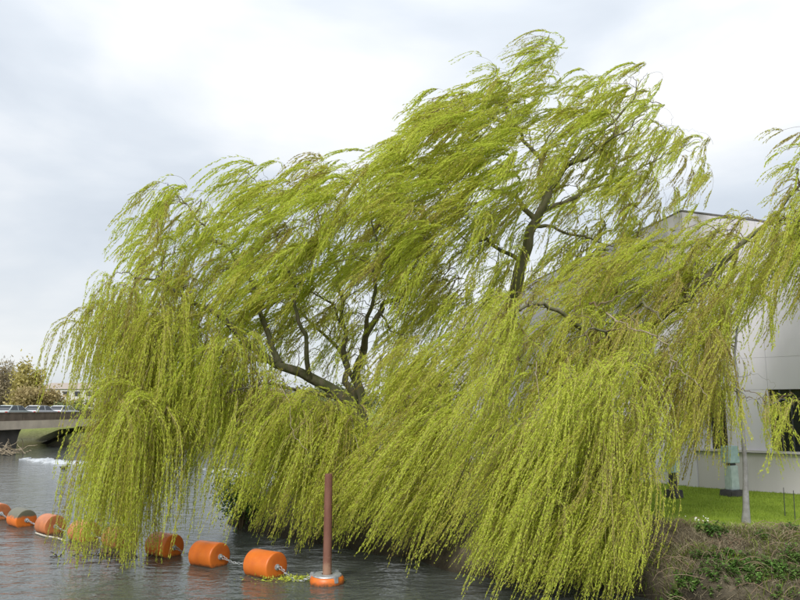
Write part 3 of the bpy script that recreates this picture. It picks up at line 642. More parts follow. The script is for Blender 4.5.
reg2 = [
 dict(poly=[(505, 48), (545, 26), (560, 40), (562, 90), (540, 130), (470, 110)], n=44, Y=(22.5, 26), flow=(-0.88, -0.48), len=(0.9, 1.9), ns=17, tint=0.50, jit=0.2, sag=0.15, ls=1.5),
 dict(poly=[(410, 112), (450, 86), (505, 62), (530, 100), (450, 140)], n=46, Y=(21.5, 25.5), flow=(-0.86, -0.51), len=(0.8, 1.6), ns=18, tint=0.52, jit=0.22, sag=0.25, ls=1.5),
 dict(poly=[(400, 128), (448, 98), (520, 100), (560, 150), (540, 200), (470, 220), (400, 190)], n=150, Y=(20.5, 26.5), flow=(-0.84, -0.54), len=(1.1, 2.1), ns=19, tint=0.50, jit=0.22, sag=0.25, ls=1.55),
 dict(poly=[(572, 86), (632, 62), (654, 74), (676, 120), (640, 180), (560, 190), (545, 140)], n=115, Y=(20.5, 26.5), flow=(-0.80, -0.60), len=(0.8, 1.7), ns=18, tint=0.46, jit=0.25, sag=0.3, ls=1.5),
 dict(poly=[(660, 122), (716, 138), (720, 160), (690, 205), (640, 230), (630, 180)], n=48, Y=(22, 26.5), flow=(-0.70, -0.71), len=(0.7, 1.4), ns=15, tint=0.42, jit=0.28, sag=0.3, ls=1.4),
 dict(poly=[(560, 200), (650, 200), (625, 260), (575, 275)], n=36, Y=(22, 26), flow=(-0.62, -0.78), len=(0.8, 1.6), ns=14, tint=0.40, jit=0.28, sag=0.3, ls=1.4),
 dict(poly=[(520, 215), (575, 215), (570, 280), (530, 300)], n=26, Y=(22.2, 24.5), flow=(-0.55, -0.83), len=(0.7, 1.5), ns=10, tint=0.48, jit=0.25, sag=0.3, ls=1.3),
 dict(poly=[(400, 190), (505, 205), (518, 250), (505, 320), (430, 330), (420, 260)], n=105, Y=(20.0, 25.5), flow=(-0.70, -0.71), len=(1.1, 2.1), ns=17, tint=0.48, jit=0.2, sag=0.3, ls=1.4),
]
willow('willow_tree', 'tallest weeping willow, its windswept crown rising against the sky', T2, limbs2, reg2, 5, dens_mul=0.9)

# right tree: near curtain over the bank and the limb reaching right
T3 = (5.3, 19.6, gz(5.3, 19.6) - 0.15)
limbs3 = [
 ('trunk', [T3, tuple(at(598, 440, 19.5)), tuple(at(606, 395, 19.4)), tuple(at(622, 352, 19.2)), tuple(at(648, 325, 18.8)), tuple(at(682, 302, 18.4)), tuple(at(720, 264, 18.2)), tuple(at(765, 224, 18)), tuple(at(800, 186, 18)), tuple(at(835, 130, 18))], 0.28, 0.015, True),
 ('limb', [(606, 395, 19.4), (592, 345, 18.4), (566, 315, 17.6), (530, 305, 17.0), (496, 318, 16.6), (476, 340, 16.4)], 0.15, 0.03, False),
 ('limb', [(622, 352, 19.2), (626, 322, 18.0), (640, 306, 17.2), (656, 312, 16.6), (672, 340, 16.2)], 0.11, 0.025, False),
 ('limb', [(598, 440, 19.5), (560, 385, 18.2), (520, 360, 17.4), (486, 366, 17.0)], 0.12, 0.03, False),
 ('limb', [(606, 395, 19.4), (612, 350, 17.4), (596, 330, 16.2), (570, 338, 15.6)], 0.11, 0.03, False),
 ('limb', [(682, 302, 18.4), (700, 250, 19.6), (728, 222, 20.2), (752, 210, 20.6)], 0.07, 0.02, False),
 ('limb', [(765, 224, 18), (790, 220, 17.2), (826, 210, 16.8), (860, 190, 16.6)], 0.06, 0.02, False),
 ('limb', [(592, 345, 18.4), (606, 305, 19), (628, 288, 19.4), (650, 286, 19.6)], 0.06, 0.02, False),
]
reg3 = [
 dict(poly=[(500, 290), (560, 294), (640, 306), (672, 336), (660, 380), (580, 380), (490, 370), (486, 330)], n=110, Y=(15.6, 18.8), flow=(-0.52, -0.85), len=(1.1, 2.4), ns=17, tint=0.50, jit=0.2, sag=0.1, wave=0.16, blen=0.7, spread=0.08, ls=1.15),
 dict(poly=[(490, 370), (580, 370), (662, 376), (660, 440), (580, 440), (480, 420)], n=95, Y=(15.0, 17.6), flow=(-0.50, -0.86), len=(1.1, 2.6), ns=17, tint=0.52, jit=0.2, sag=0.1, wave=0.15, blen=0.65, spread=0.08),
 dict(poly=[(480, 420), (580, 420), (652, 420), (650, 500), (580, 500), (500, 480)], n=85, Y=(14.7, 16.8), flow=(-0.44, -0.90), len=(1.4, 3.4), ns=18, tint=0.56, jit=0.16, sag=0.1, wave=0.13, blen=0.6, tip=(0.0, 0.6), spread=0.07, yj=0.1),
 dict(poly=[(560, 360), (640, 350), (652, 440), (644, 520), (590, 520), (540, 480)], n=80, Y=(14.2, 15.3), flow=(-0.38, -0.92), len=(1.1, 3.2), ns=18, tint=0.66, jit=0.17, sag=0.1, wave=0.14, blen=0.5, tip=(-0.1, 0.5), spread=0.07, yj=0.1),
 dict(poly=[(690, 290), (740, 250), (800, 185), (860, 150), (870, 240), (800, 255), (730, 300), (700, 335)], n=110, Y=(16.2, 19.4), flow=(-0.60, -0.80), len=(1.2, 2.6), ns=17, tint=0.46, jit=0.16, sag=0.25, ls=1.3),
 dict(poly=[(770, 165), (800, 135), (860, 105), (860, 150), (800, 185)], n=30, Y=(16.6, 19), flow=(-0.62, -0.78), len=(0.6, 1.3), ns=13, tint=0.45, jit=0.25, sag=0.3, ls=1.3),
 dict(poly=[(590, 255), (660, 232), (752, 210), (762, 232), (700, 285), (650, 315), (585, 300)], n=115, Y=(17.6, 20.6), flow=(-0.76, -0.64), len=(0.9, 2.0), ns=17, tint=0.42, jit=0.2, sag=0.25, ls=1.3),
 dict(poly=[(660, 315), (715, 300), (734, 360), (700, 410), (664, 390)], n=66, Y=(16.0, 18.8), flow=(-0.34, -0.93), len=(1.2, 2.8), ns=15, tint=0.32, jit=0.16, sag=0.3, wave=0.12, tip=(1.75, 2.8), ls=1.15),
]
extra3 = [
 ([(607, 314, 16.0), (630, 326, 15.6), (655, 336, 15.3), (669, 354, 15.2), (671, 370, 15.2), (662, 380, 15.1)], 0.022, 0.008, 'pale_bark'),
 ([(655, 336, 15.3), (672, 340, 15.2)], 0.012, 0.005, 'pale_bark'), ([(669, 356, 15.2), (682, 370, 15.1), (700, 386, 15.1), (708, 398, 15)], 0.014, 0.006, 'pale_bark'),
 ([(588, 303, 17.4), (606, 304, 17.2), (628, 292, 17.2), (650, 290, 17.2)], 0.03, 0.01, 'twig'), ([(535, 362, 15.4), (538, 392, 15.2), (548, 420, 15.1)], 0.012, 0.005, 'pale_bark'),
]
willow('willow_tree', 'near weeping willow with a long curtain trailing to the water and a limb reaching right', T3, limbs3, reg3, 8, dens=52.0, dens_mul=0.85, leaf=(0.056, 0.0102), extra=extra3)

# slim young tree on the lawn edge
b4 = on_z(746, 523, ZG); T4 = (b4[0], b4[1], gz(b4[0], b4[1]) - 0.05)
Y4 = float(b4[1])
limbs4 = [
 ('trunk', [T4, tuple(at(745.5, 480, Y4)), tuple(at(743, 430, Y4)), tuple(at(737, 380, Y4)), tuple(at(735, 352, Y4)), tuple(at(738, 322, Y4))], 0.075, 0.02, True),
 ('limb', [(734, 378, Y4), (722, 364, Y4 - 0.2), (710, 354, Y4 - 0.3)], 0.03, 0.01, False),
 ('limb', [(736, 384, Y4), (744, 396, Y4 - 0.3), (758, 402, Y4 - 0.5), (776, 402, Y4 - 0.7), (792, 404, Y4 - 0.9)], 0.028, 0.01, False),
 ('limb', [(735, 376, Y4), (750, 374, Y4 + 0.3), (764, 378, Y4 + 0.5)], 0.018, 0.008, False),
 ('limb', [(736, 382, Y4), (728, 396, Y4 + 0.5), (712, 404, Y4 + 0.9)], 0.02, 0.008, False),
]
reg4 = [
 dict(poly=[(700, 345), (735, 340), (738, 380), (705, 395)], n=11, Y=(Y4 - 0.9, Y4 + 1.0), flow=(-0.15, -0.98), len=(0.8, 2.2), ns=7, tint=0.40, jit=0.15, sag=0.3, blen=0.4, leafs=0.7),
 dict(poly=[(748, 392), (800, 392), (806, 408), (760, 410)], n=15, Y=(Y4 - 1.4, Y4 + 0.4), flow=(-0.02, -0.99), len=(0.5, 2.2), ns=7, tint=0.6, jit=0.16, sag=0.3, blen=0.3, leafs=0.8),
]
willow('young_willow_tree', 'slim young grey-barked willow standing on the lawn edge', T4, limbs4, reg4, 12, bark='grey_bark')

# ------------------------------------------------------------------ boom floats, post
FL = [tuple(on_z(px, py, 0.0)[:2]) for px, py in ((265, 575), (209, 564.5), (164, 554.5), (119, 546.5), (84, 540), (50, 532.5), (21, 525.5), (-3, 519))]
FS = 0.84
flab = ['bright orange barrel float nearest the rusty post', 'bright orange barrel float second from the rusty post', 'orange barrel float third from the post, willow tips brushing its top',
        'dull orange float deep behind the hanging willow tips', 'orange float half hidden at the left edge of the willow curtain', 'faded orange float just left of the willow curtain',
        'orange float with a dirty grey-green top', 'orange float cut by the left edge of the picture']
def float_mat(name, dirt, c1=(0.66, 0.165, 0.02), c2=(0.56, 0.125, 0.022)):
    m = mat(name, c1, 0.42, 0.1, 3.0, second=c2, bump=0.06, bscale=25, lo=0.3, hi=0.6)
    if dirt:
        t = m.node_tree; b = t.nodes['Principled BSDF']; l = [k for k in t.links if k.to_socket == b.inputs['Base Color']][0]; srcs = l.from_socket
        tcn = t.nodes.new('ShaderNodeTexCoord'); sx = t.nodes.new('ShaderNodeSeparateXYZ'); t.links.new(tcn.outputs['Object'], sx.inputs[0])
        n = t.nodes.new('ShaderNodeTexNoise'); n.inputs['Scale'].default_value = 5; t.links.new(tcn.outputs['Object'], n.inputs['Vector'])
        ad = t.nodes.new('ShaderNodeMath'); ad.operation = 'MULTIPLY_ADD'; ad.inputs[1].default_value = 0.25; t.links.new(n.outputs['Fac'], ad.inputs[0]); t.links.new(sx.outputs['Z'], ad.inputs[2])
        r = t.nodes.new('ShaderNodeValToRGB'); r.color_ramp.elements[0].position = 0.47 ; r.color_ramp.elements[1].position = 0.56
        t.links.new(ad.outputs[0], r.inputs['Fac'])
        mx_ = t.nodes.new('ShaderNodeMix'); mx_.data_type = 'RGBA'; mx_.inputs[7].default_value = (0.13, 0.125, 0.085, 1)
        t.links.new(r.outputs['Color'], mx_.inputs[0]); t.links.new(srcs, mx_.inputs[6]); t.links.new(mx_.outputs[2], b.inputs['Base Color'])
    t = m.node_tree; b = t.nodes['Principled BSDF']; l = [k for k in t.links if k.to_socket == b.inputs['Base Color']][0]; srcs = l.from_socket
    tcn = t.nodes.new('ShaderNodeTexCoord'); sx = t.nodes.new('ShaderNodeSeparateXYZ'); t.links.new(tcn.outputs['Object'], sx.inputs[0])
    oi_ = t.nodes.new('ShaderNodeObjectInfo'); hs = t.nodes.new('ShaderNodeHueSaturation'); ma = t.nodes.new('ShaderNodeMath'); ma.operation = 'MULTIPLY_ADD'; ma.inputs[1].default_value = 0.2; ma.inputs[2].default_value = 0.92
    t.links.new(oi_.outputs['Random'], ma.inputs[0]); t.links.new(ma.outputs[0], hs.inputs['Value']); t.links.new(srcs, hs.inputs['Color'])
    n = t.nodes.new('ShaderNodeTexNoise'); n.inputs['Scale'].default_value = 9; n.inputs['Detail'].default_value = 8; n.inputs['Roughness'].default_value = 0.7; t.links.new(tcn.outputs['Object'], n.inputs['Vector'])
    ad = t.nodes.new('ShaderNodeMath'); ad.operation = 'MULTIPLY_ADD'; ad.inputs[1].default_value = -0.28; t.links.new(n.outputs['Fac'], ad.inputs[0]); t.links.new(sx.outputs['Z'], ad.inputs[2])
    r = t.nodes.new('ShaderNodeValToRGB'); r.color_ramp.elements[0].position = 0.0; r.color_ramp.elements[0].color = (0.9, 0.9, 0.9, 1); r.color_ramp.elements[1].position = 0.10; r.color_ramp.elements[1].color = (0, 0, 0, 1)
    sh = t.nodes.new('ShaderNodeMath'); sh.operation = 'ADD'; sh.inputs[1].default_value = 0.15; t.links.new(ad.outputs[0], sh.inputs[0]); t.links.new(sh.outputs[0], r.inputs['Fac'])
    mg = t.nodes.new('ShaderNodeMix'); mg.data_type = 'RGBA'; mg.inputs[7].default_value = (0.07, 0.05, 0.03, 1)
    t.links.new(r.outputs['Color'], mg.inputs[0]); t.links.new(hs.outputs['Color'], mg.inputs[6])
    n5 = t.nodes.new('ShaderNodeTexNoise'); n5.inputs['Scale'].default_value = 4; n5.inputs['Detail'].default_value = 10; n5.inputs['Roughness'].default_value = 0.75; t.links.new(tcn.outputs['Object'], n5.inputs['Vector'])
    r5 = t.nodes.new('ShaderNodeValToRGB'); r5.color_ramp.elements[0].position = 0.60; r5.color_ramp.elements[1].position = 0.80; r5.color_ramp.elements[1].color = (0.35, 0.35, 0.35, 1); t.links.new(n5.outputs['Fac'], r5.inputs['Fac'])
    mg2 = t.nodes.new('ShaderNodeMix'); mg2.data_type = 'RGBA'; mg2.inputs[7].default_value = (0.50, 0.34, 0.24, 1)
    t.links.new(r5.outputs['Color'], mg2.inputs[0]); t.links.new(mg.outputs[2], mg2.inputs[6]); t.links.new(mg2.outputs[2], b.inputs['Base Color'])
    return m
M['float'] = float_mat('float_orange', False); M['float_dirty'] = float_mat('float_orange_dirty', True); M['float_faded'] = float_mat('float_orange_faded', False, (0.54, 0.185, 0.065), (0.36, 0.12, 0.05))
dirB = np.array([0.79, -0.61, 0.0])
prof = [(-0.50, 0.20), (-0.503, 0.375), (-0.495, 0.398), (-0.475, 0.411), (-0.46, 0.413), (0.46, 0.413), (0.475, 0.411), (0.495, 0.398), (0.503, 0.375), (0.50, 0.20)]
HZ = 0.27
ends = []
for i, (x, y) in enumerate(FL):
    nxt = np.array(FL[i - 1]) - np.array(FL[i]) if i > 0 else np.array([0.79, -0.61]); prv = np.array(FL[i]) - np.array(FL[min(i + 1, 7)]) if i < 7 else nxt
    dv = nxt / np.linalg.norm(nxt) + prv / (np.linalg.norm(prv) + 1e-9); yaw = math.atan2(dv[1], dv[0]) + random.uniform(-0.09, 0.09)
    root = empty('barrel_float', (x, y, 0), yaw); tag(root, flab[i], 'float', 'orange boom floats strung across the river')
    root.rotation_euler = (0, random.uniform(-0.03, 0.03), yaw); root.scale = (FS, FS, FS)
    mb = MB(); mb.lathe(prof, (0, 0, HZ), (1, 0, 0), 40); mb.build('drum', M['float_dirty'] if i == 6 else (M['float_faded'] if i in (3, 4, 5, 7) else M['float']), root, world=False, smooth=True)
    for s in (-1, 1):
        mb = MB(); mb.lathe([(0.0, 0.085), (0.03, 0.085), (0.035, 0.06), (0.05, 0.035), (0.10, 0.03)], (s * 0.495, 0, HZ), (s, 0, 0), 16); hb = mb.build('hub_plate', M['steel'], root, world=False, smooth=True)
        mb = MB(); aa = np.linspace(0, 2 * math.pi, 15); mb.tube([(s * (0.645 + 0.06 * math.cos(q_)), 0.0, HZ - 0.01 + 0.045 * math.sin(q_)) for q_ in aa], [0.013] * 15, 6, cap=False); mb.build('shackle', M['steel'], hb, world=False, smooth=True)
    c_, s_ = math.cos(yaw), math.sin(yaw)
    ends.append(((x - c_ * 0.70 * FS, y - s_ * 0.70 * FS, HZ * FS), (x + c_ * 0.70 * FS, y + s_ * 0.70 * FS, HZ * FS)))
def chain(a, b, label, sag=0.14):
    a, b = np.array(a), np.array(b); n = max(4, int(np.linalg.norm(b - a) / 0.075)); root = empty('boom_chain', tuple((a + b) / 2)); tag(root, label, 'chain', 'chains between the boom floats')
    for i in range(n):
        s = (i + 0.5) / n; p = a + (b - a) * s - np.array([0, 0, sag * 4 * s * (1 - s)]); d = (b - a) / np.linalg.norm(b - a); sd_ = np.cross(d, (0, 0, 1)); v = sd_ if i % 2 else np.array([0, 0, 1.0])
        aa = np.linspace(0, 2 * math.pi, 9); mb = MB(); mb.tube([p + d * 0.052 * math.cos(q_) + v * 0.024 * math.sin(q_) for q_ in aa], [0.009] * 9, 4, cap=False); mb.build('chain_link', M['steel'], root)
clab = ['slack chain between the two floats nearest the post', 'chain between the second and third floats from the post', 'chain running in behind the willow tips to the third float', 'chain hidden among the trailing willow tips', 'chain between the floats at the left edge of the willow curtain', 'chain between the faded float and the grey-topped float', 'chain between the grey-topped float and the leftmost float']
for i in range(7): chain(ends[i + 1][1], ends[i][0], clab[i], 0.08)
pp = on_z(327, 583, 0.0)
chain(ends[0][1], (pp[0] - 0.40, pp[1], 0.14), 'chain from the nearest float to the post collar', 0.17)

post = empty('mooring_post', (pp[0], pp[1], 0)); tag(post, 'tall rusty brown steel post standing in the river with a round orange collar', 'post')
mb = MB(); mb.lathe([(-1.5, 0.105), (0.2, 0.105), (1.2, 0.098), (2.40, 0.092), (2.46, 0.085)], (pp[0], pp[1], 0), (0, 0, 1), 20); mb.build('pole', M['rust'], post, smooth=True)
mb = MB(); mb.lathe([(0.02 - .12, 0.33), (-0.06, 0.385), (0.05, 0.40), (0.13, 0.385), (0.165, 0.35), (0.17, 0.14), (0.0, 0.14)], (pp[0], pp[1], 0), (0, 0, 1), 32); cl_ = mb.build('float_collar', M['float'], post, smooth=True)
mb = MB(); mb.lathe([(0.172, 0.345), (0.20, 0.33), (0.205, 0.13), (0.172, 0.13)], (pp[0], pp[1], 0), (0, 0, 1), 28); mb.build('top_plate', M['steel'], cl_, smooth=True)
for a_ in (0.3, 2.2, 4.1):
    mb = MB(); mb.box((pp[0] + 0.36 * math.cos(a_ - 1.2), pp[1] + 0.36 * math.sin(a_ - 1.2), 0.14), (0.10, 0.10, 0.16), a_ - 1.2); mb.build('lug', M['steel'], cl_, bevel=0.012)

# leaves drifted against the chain, sticks, rope
def leaf_patch(name, label, cat, pts, size, material, tints, up=0.3):
    r = np.random.default_rng(len(pts)); p = np.array(pts, float); n = len(p)
    D = r.normal(size=(n, 3)); D[:, 2] = np.abs(D[:, 2]) * up; D /= np.linalg.norm(D, axis=1, keepdims=True); Nn = np.cross(D, r.normal(size=(n, 3)) + np.array([0, 0, 1.5])); Nn /= np.linalg.norm(Nn, axis=1, keepdims=True)
    l = size * (0.6 + 0.8 * r.random(n))[:, None]
    V = np.stack([p, p + D * l * .45 + Nn * l * .16, p + D * l, p + D * l * .45 - Nn * l * .16], 1)
    me = mesh_np(name, V, np.arange(n * 4), 4); face_attr(me, 'tint', np.clip(tints[0] + (tints[1] - tints[0]) * r.random(n), 0, 1))
    o = link(name, me, material); tag(o, label, cat, kind='stuff'); return o
pc = on_z(292, 580, 0.0)
leaf_patch('floating_leaves', 'yellow green willow leaves drifted on the water beside the post', 'leaves', [(pc[0] + 0.55 * rng.normal() * 0.8, pc[1] + 0.16 * rng.normal(), 0.012 + 0.03 * abs(rng.normal())) for _ in range(420)], 0.08, M['willow'], (0.4, 1.0))
def sticks(name, label, cat, centre, n, spread, length, m, zup=0.6, r0=0.02):
    root = empty(name, centre); tag(root, label, cat)
    for i in range(n):
        c = np.array(centre) + np.array([random.gauss(0, spread[0]), random.gauss(0, spread[1]), random.uniform(-0.05, 0.05)])
        d = np.array([random.gauss(0, 1), random.gauss(0, 0.6), random.uniform(0.1, zup)]); d /= np.linalg.norm(d); L = length * random.uniform(0.5, 1.2)
        P = [c + d * L * s + np.array([0, 0, -0.12 * L * s * s]) + np.array([random.gauss(0, .03), random.gauss(0, .03), random.gauss(0, .03)]) * L for s in np.linspace(-0.15, 1, 6)]
        mb = MB(); mb.tube(smooth_path(P, 3), np.linspace(r0, r0 * 0.35, 16), 6); mb.build('stick', M[m], root, smooth=True)
pd_ = on_z(92, 556, 0.0); sticks('drift_sticks', 'dark wet sticks caught at the foot of the left willow curtain', 'driftwood', (pd_[0], pd_[1], 0.02), 26, (0.5, 0.12), 0.26, 'black', 0.9, 0.022)
pd2 = on_z(118, 557, 0.0); sticks('drift_sticks', 'brown drift twigs under the willow tips between two floats', 'driftwood', (pd2[0], pd2[1], 0.02), 16, (0.4, 0.12), 0.28, 'black', 0.6, 0.016)
pd3 = on_z(4, 455, 0.0); sticks('dead_branches', 'heap of bare dead branches lodged beside the bridge pier', 'branches', (pd3[0], pd3[1], 0.2), 34, (1.0, 0.6), 2.0, 'pale_bark', 1.0, 0.05)
ra_, rb_ = on_z(36, 533, 0.03), on_z(66, 541, 0.03)
mb = MB(); mb.tube(smooth_path([ra_, ra_ * .66 + rb_ * .34 + np.array([0, -.05, 0]), ra_ * .33 + rb_ * .67 + np.array([0, .05, 0]), rb_], 6), [0.028] * 19, 8); ro = mb.build('rope', M['rope'], smooth=True); tag(ro, 'short pale rope lying on the water by the faded float', 'rope')
# water bird: one continuous body
pb = on_z(64, 469, 0.0)
mb = MB(); mb.tube(smooth_path([(pb[0] - .3, pb[1], .16), (pb[0] - .15, pb[1], .08), (pb[0] + .05, pb[1], .07), (pb[0] + .18, pb[1], .13), (pb[0] + .22, pb[1], .26), (pb[0] + .30, pb[1], .29), (pb[0] + .40, pb[1], .27)], 5), np.interp(np.arange(31), [0, 5, 10, 15, 20, 25, 30], [.015, .09, .12, .08, .04, .055, .01]), 10)
bd = mb.build('duck', M['black'], smooth=True); tag(bd, 'small dark duck swimming below the weir', 'bird')

# ------------------------------------------------------------------ lawn sculptures (plain stand-ins)
def sculpture(label, px, py, parts):
    b_ = on_z(px, py, ZG); root = empty('sculpture', (b_[0], b_[1], ZG)); tag(root, label, 'sculpture')
    z = ZG - 0.03
    for nm, wx_, wy_, h, m in parts:
        mb = MB(); mb.box((b_[0], b_[1], z + h / 2), (wx_, wy_, h), 0.35, 0.94); mb.build(nm, M[m], root, bevel=0.02); z += h + 0.002
sculpture('abstract sculpture of stacked pale blue-green blocks on a dark base', 733, 496, [('base', 0.62, 0.5, 0.22, 'bronze'), ('lower_block', 0.34, 0.28, 0.74, 'patina2'), ('neck', 0.26, 0.2, 0.07, 'bronze'), ('upper_block', 0.46, 0.32, 0.52, 'patina')])
sculpture('abstract sculpture with pale block, half hidden behind the right willow curtain', 674, 498, [('base', 0.42, 0.4, 0.28, 'bronze'), ('lower_block', 0.20, 0.2, 0.50, 'bronze'), ('upper_block', 0.30, 0.26, 0.50, 'patina')])
for x_, y_, lab in ((785, 516, 'thin dark stake on the lawn edge nearer the young willow'), (795, 520, 'thin dark stake on the lawn edge at far right')):
    b_ = on_z(x_, y_, ZG); mb = MB(); mb.tube([(b_[0], b_[1], 1.1), (b_[0] + .01, b_[1], 1.6), (b_[0] + .02, b_[1], 2.0)], [0.011, 0.011, 0.009], 6); st_ = mb.build('stake', M['frame']); tag(st_, lab, 'stake', 'thin stakes on the lawn')
# lamp bollard glimpsed through the willow
b_ = at(410, 455, 21.5); lp = empty('path_lamp', (b_[0], b_[1], gz(b_[0], b_[1]))); tag(lp, 'short pale path lamp glimpsed through the middle willow curtain', 'lamp')
zb_ = gz(b_[0], b_[1]); mb = MB(); mb.lathe([(0, 0.05), (b_[2] - zb_, 0.04)], (b_[0], b_[1], zb_), (0, 0, 1), 12); mb.build('post', M['steel'], lp, smooth=True)
mb = MB(); mb.lathe([(0.0, 0.06), (0.03, 0.16), (0.12, 0.18), (0.17, 0.13), (0.19, 0.03)], (b_[0], b_[1], b_[2]), (0, 0, 1), 18); mb.build('lamp_head', M['plinth'], lp, smooth=True)

# ------------------------------------------------------------------ bank vegetation
def blades(name, label, cat, pts, h, wd, material, tints, lean, seed):
    r = np.random.default_rng(seed); p = np.array(pts, float); n = len(p)
    hh = h * (0.5 + r.random(n))[:, None]; a_ = r.random(n) * 6.283
    side = np.stack([np.cos(a_), np.sin(a_), 0 * a_], 1) * wd; ln = r.normal(size=(n, 3)) * lean; ln[:, 2] = 0
    up = np.array([0, 0, 1.0])
    mid = p + up * hh * 0.55 + ln * hh * 0.35; tip = p + up * hh * (1 - 0.45 * np.minimum(1, np.linalg.norm(ln, axis=1, keepdims=True))) + ln * hh
    V = np.stack([p - side, p + side, mid + side * .7, tip, mid - side * .7], 1)
    base_i = np.arange(n)[:, None] * 5; F4 = base_i + np.array([[0, 1, 2, 4]]); 
    F3 = base_i + np.array([[4, 2, 3, 3]])
    V2 = V.reshape(-1, 3)
    me = bpy.data.meshes.new(name); F = np.concatenate([F4, F3[:, :3]], 1)
    me.vertices.add(len(V2)); me.vertices.foreach_set('co', V2.astype(np.float32).ravel()); me.loops.add(F.size); me.loops.foreach_set('vertex_index', F.astype(np.int32).ravel())
    me.polygons.add(2 * n); ls = np.stack([np.arange(n) * 7, np.arange(n) * 7 + 4], 1).ravel(); me.polygons.foreach_set('loop_start', ls.astype(np.int32)); me.update(calc_edges=True)
    tv = np.repeat(np.clip(tints[0] + (tints[1] - tints[0]) * r.random(n), 0, 1), 2); face_attr(me, 'tint', tv)
    o = link(name, me, material); tag(o, label, cat, kind='stuff'); return o
M['grass'] = leaf_mat('lawn_grass', [(0, (0.17, 0.23, 0.03)), (0.6, (0.25, 0.35, 0.04)), (1, (0.35, 0.43, 0.07))], 0.35)
M['dead'] = leaf_mat('dead_grass', [(0, (0.15, 0.115, 0.07)), (0.5, (0.28, 0.235, 0.15)), (1, (0.46, 0.41, 0.27))], 0.15, 0.8)
M['weed'] = leaf_mat('weed_leaf', [(0, (0.05, 0.11, 0.02)), (0.6, (0.12, 0.24, 0.045)), (1, (0.22, 0.37, 0.09))], 0.3)
def scatter(n, x0, x1, y0, y1, smin, smax, seed):
    r = np.random.default_rng(seed); x = x0 + (x1 - x0) * r.random(n); y = y0 + (y1 - y0) * r.random(n); s = shore(x, y); k = (s > smin) & (s < smax)
    return x[k], y[k], ground_z(x[k], y[k])
x, y, z = scatter(62000, 4.5, 14.5, 15.5, 26, 1.85, 99, 1)
k = (y < 24.8 - (x - 10.3) * 0.83 - 0.05) | (x < 10); x, y, z = x[k], y[k], z[k]
r = np.random.default_rng(4); n_ = len(x); a_ = r.random(n_) * 6.283; sd_ = np.stack([np.cos(a_), np.sin(a_), 0 * a_], 1) * 0.0075; p_ = np.stack([x, y, z - 0.01], 1)
tp_ = p_ + np.stack([0.02 * r.normal(size=n_), 0.02 * r.normal(size=n_), 0.03 + 0.05 * r.random(n_)], 1)
lg = mesh_np('lawn_grass', np.stack([p_ - sd_, p_ + sd_, tp_], 1), np.arange(n_ * 3), 3); face_attr(lg, 'tint', np.clip(0.5 + 0.3 * vnoise(x, y, 0.9, 2) + 0.25 * vnoise(x, y, 0.25, 6) + 0.25 * r.normal(size=n_), 0, 1))
tag(link('lawn_grass', lg, M['grass']), 'short bright green mown grass of the lawn', 'grass', kind='stuff')
x, y, z = scatter(36000, 4.5, 14.5, 13.6, 18.5, 0.0, 2.1, 2)
k = vnoise(x, y, 0.4, 4) > -0.35; x, y, z = x[k], y[k], z[k]
blades('dead_grass', 'flattened straw coloured dead grass on the bank', 'grass', np.stack([x, y, z - 0.01], 1), 0.20, 0.006, M['dead'], (0, 1), 1.5, 5)
x, y, z = scatter(26000, 3.5, 14.5, 13.6, 18.5, 0.0, 1.9, 6)
k = vnoise(x, y, 0.5, 8) > -0.1; x, y, z = x[k], y[k], z[k]
blades('bank_grass', 'rough green grass tufts scattered over the bank', 'grass', np.stack([x, y, z - 0.01], 1), 0.17, 0.007, M['grass'], (0, 0.7), 0.7, 7)
# dead bramble stems
x, y, z = scatter(1800, 4.8, 14.5, 13.8, 18.0, 0.05, 2.0, 9)
V_, F_, off = [], [], 0
r = np.random.default_rng(4)
for xi, yi, zi in zip(x[:300], y[:300], z[:300]):
    a_ = r.random() * 6.283; L = 0.3 + 0.6 * r.random(); hgt = 0.08 + 0.22 * r.random(); s = np.linspace(0, 1, 6)[:, None]
    P = np.array([xi, yi, zi - 0.02]) + s * L * np.array([math.cos(a_), 0.5 * math.sin(a_), 0.0]) + np.concatenate([0 * s, 0 * s, hgt * np.sin(s * np.pi * 0.9)], 1)
    P[:, 2] = np.maximum(P[:, 2], ground_z(P[:, 0], P[:, 1]) - 0.01)
    V, F = tube_arrays(P, np.linspace(0.009, 0.004, 6), 4); V_.append(V); F_.append(F + off); off += len(V)
o = link('dead_stems', mesh_np('dead_stems', np.concatenate(V_), np.concatenate(F_), 4), mat('dead_stem', (0.20, 0.13, 0.085), 0.9, 0.3, 2, second=(0.30, 0.23, 0.15))); tag(o, 'tangle of brown dead bramble stems on the bank', 'stems', kind='stuff')

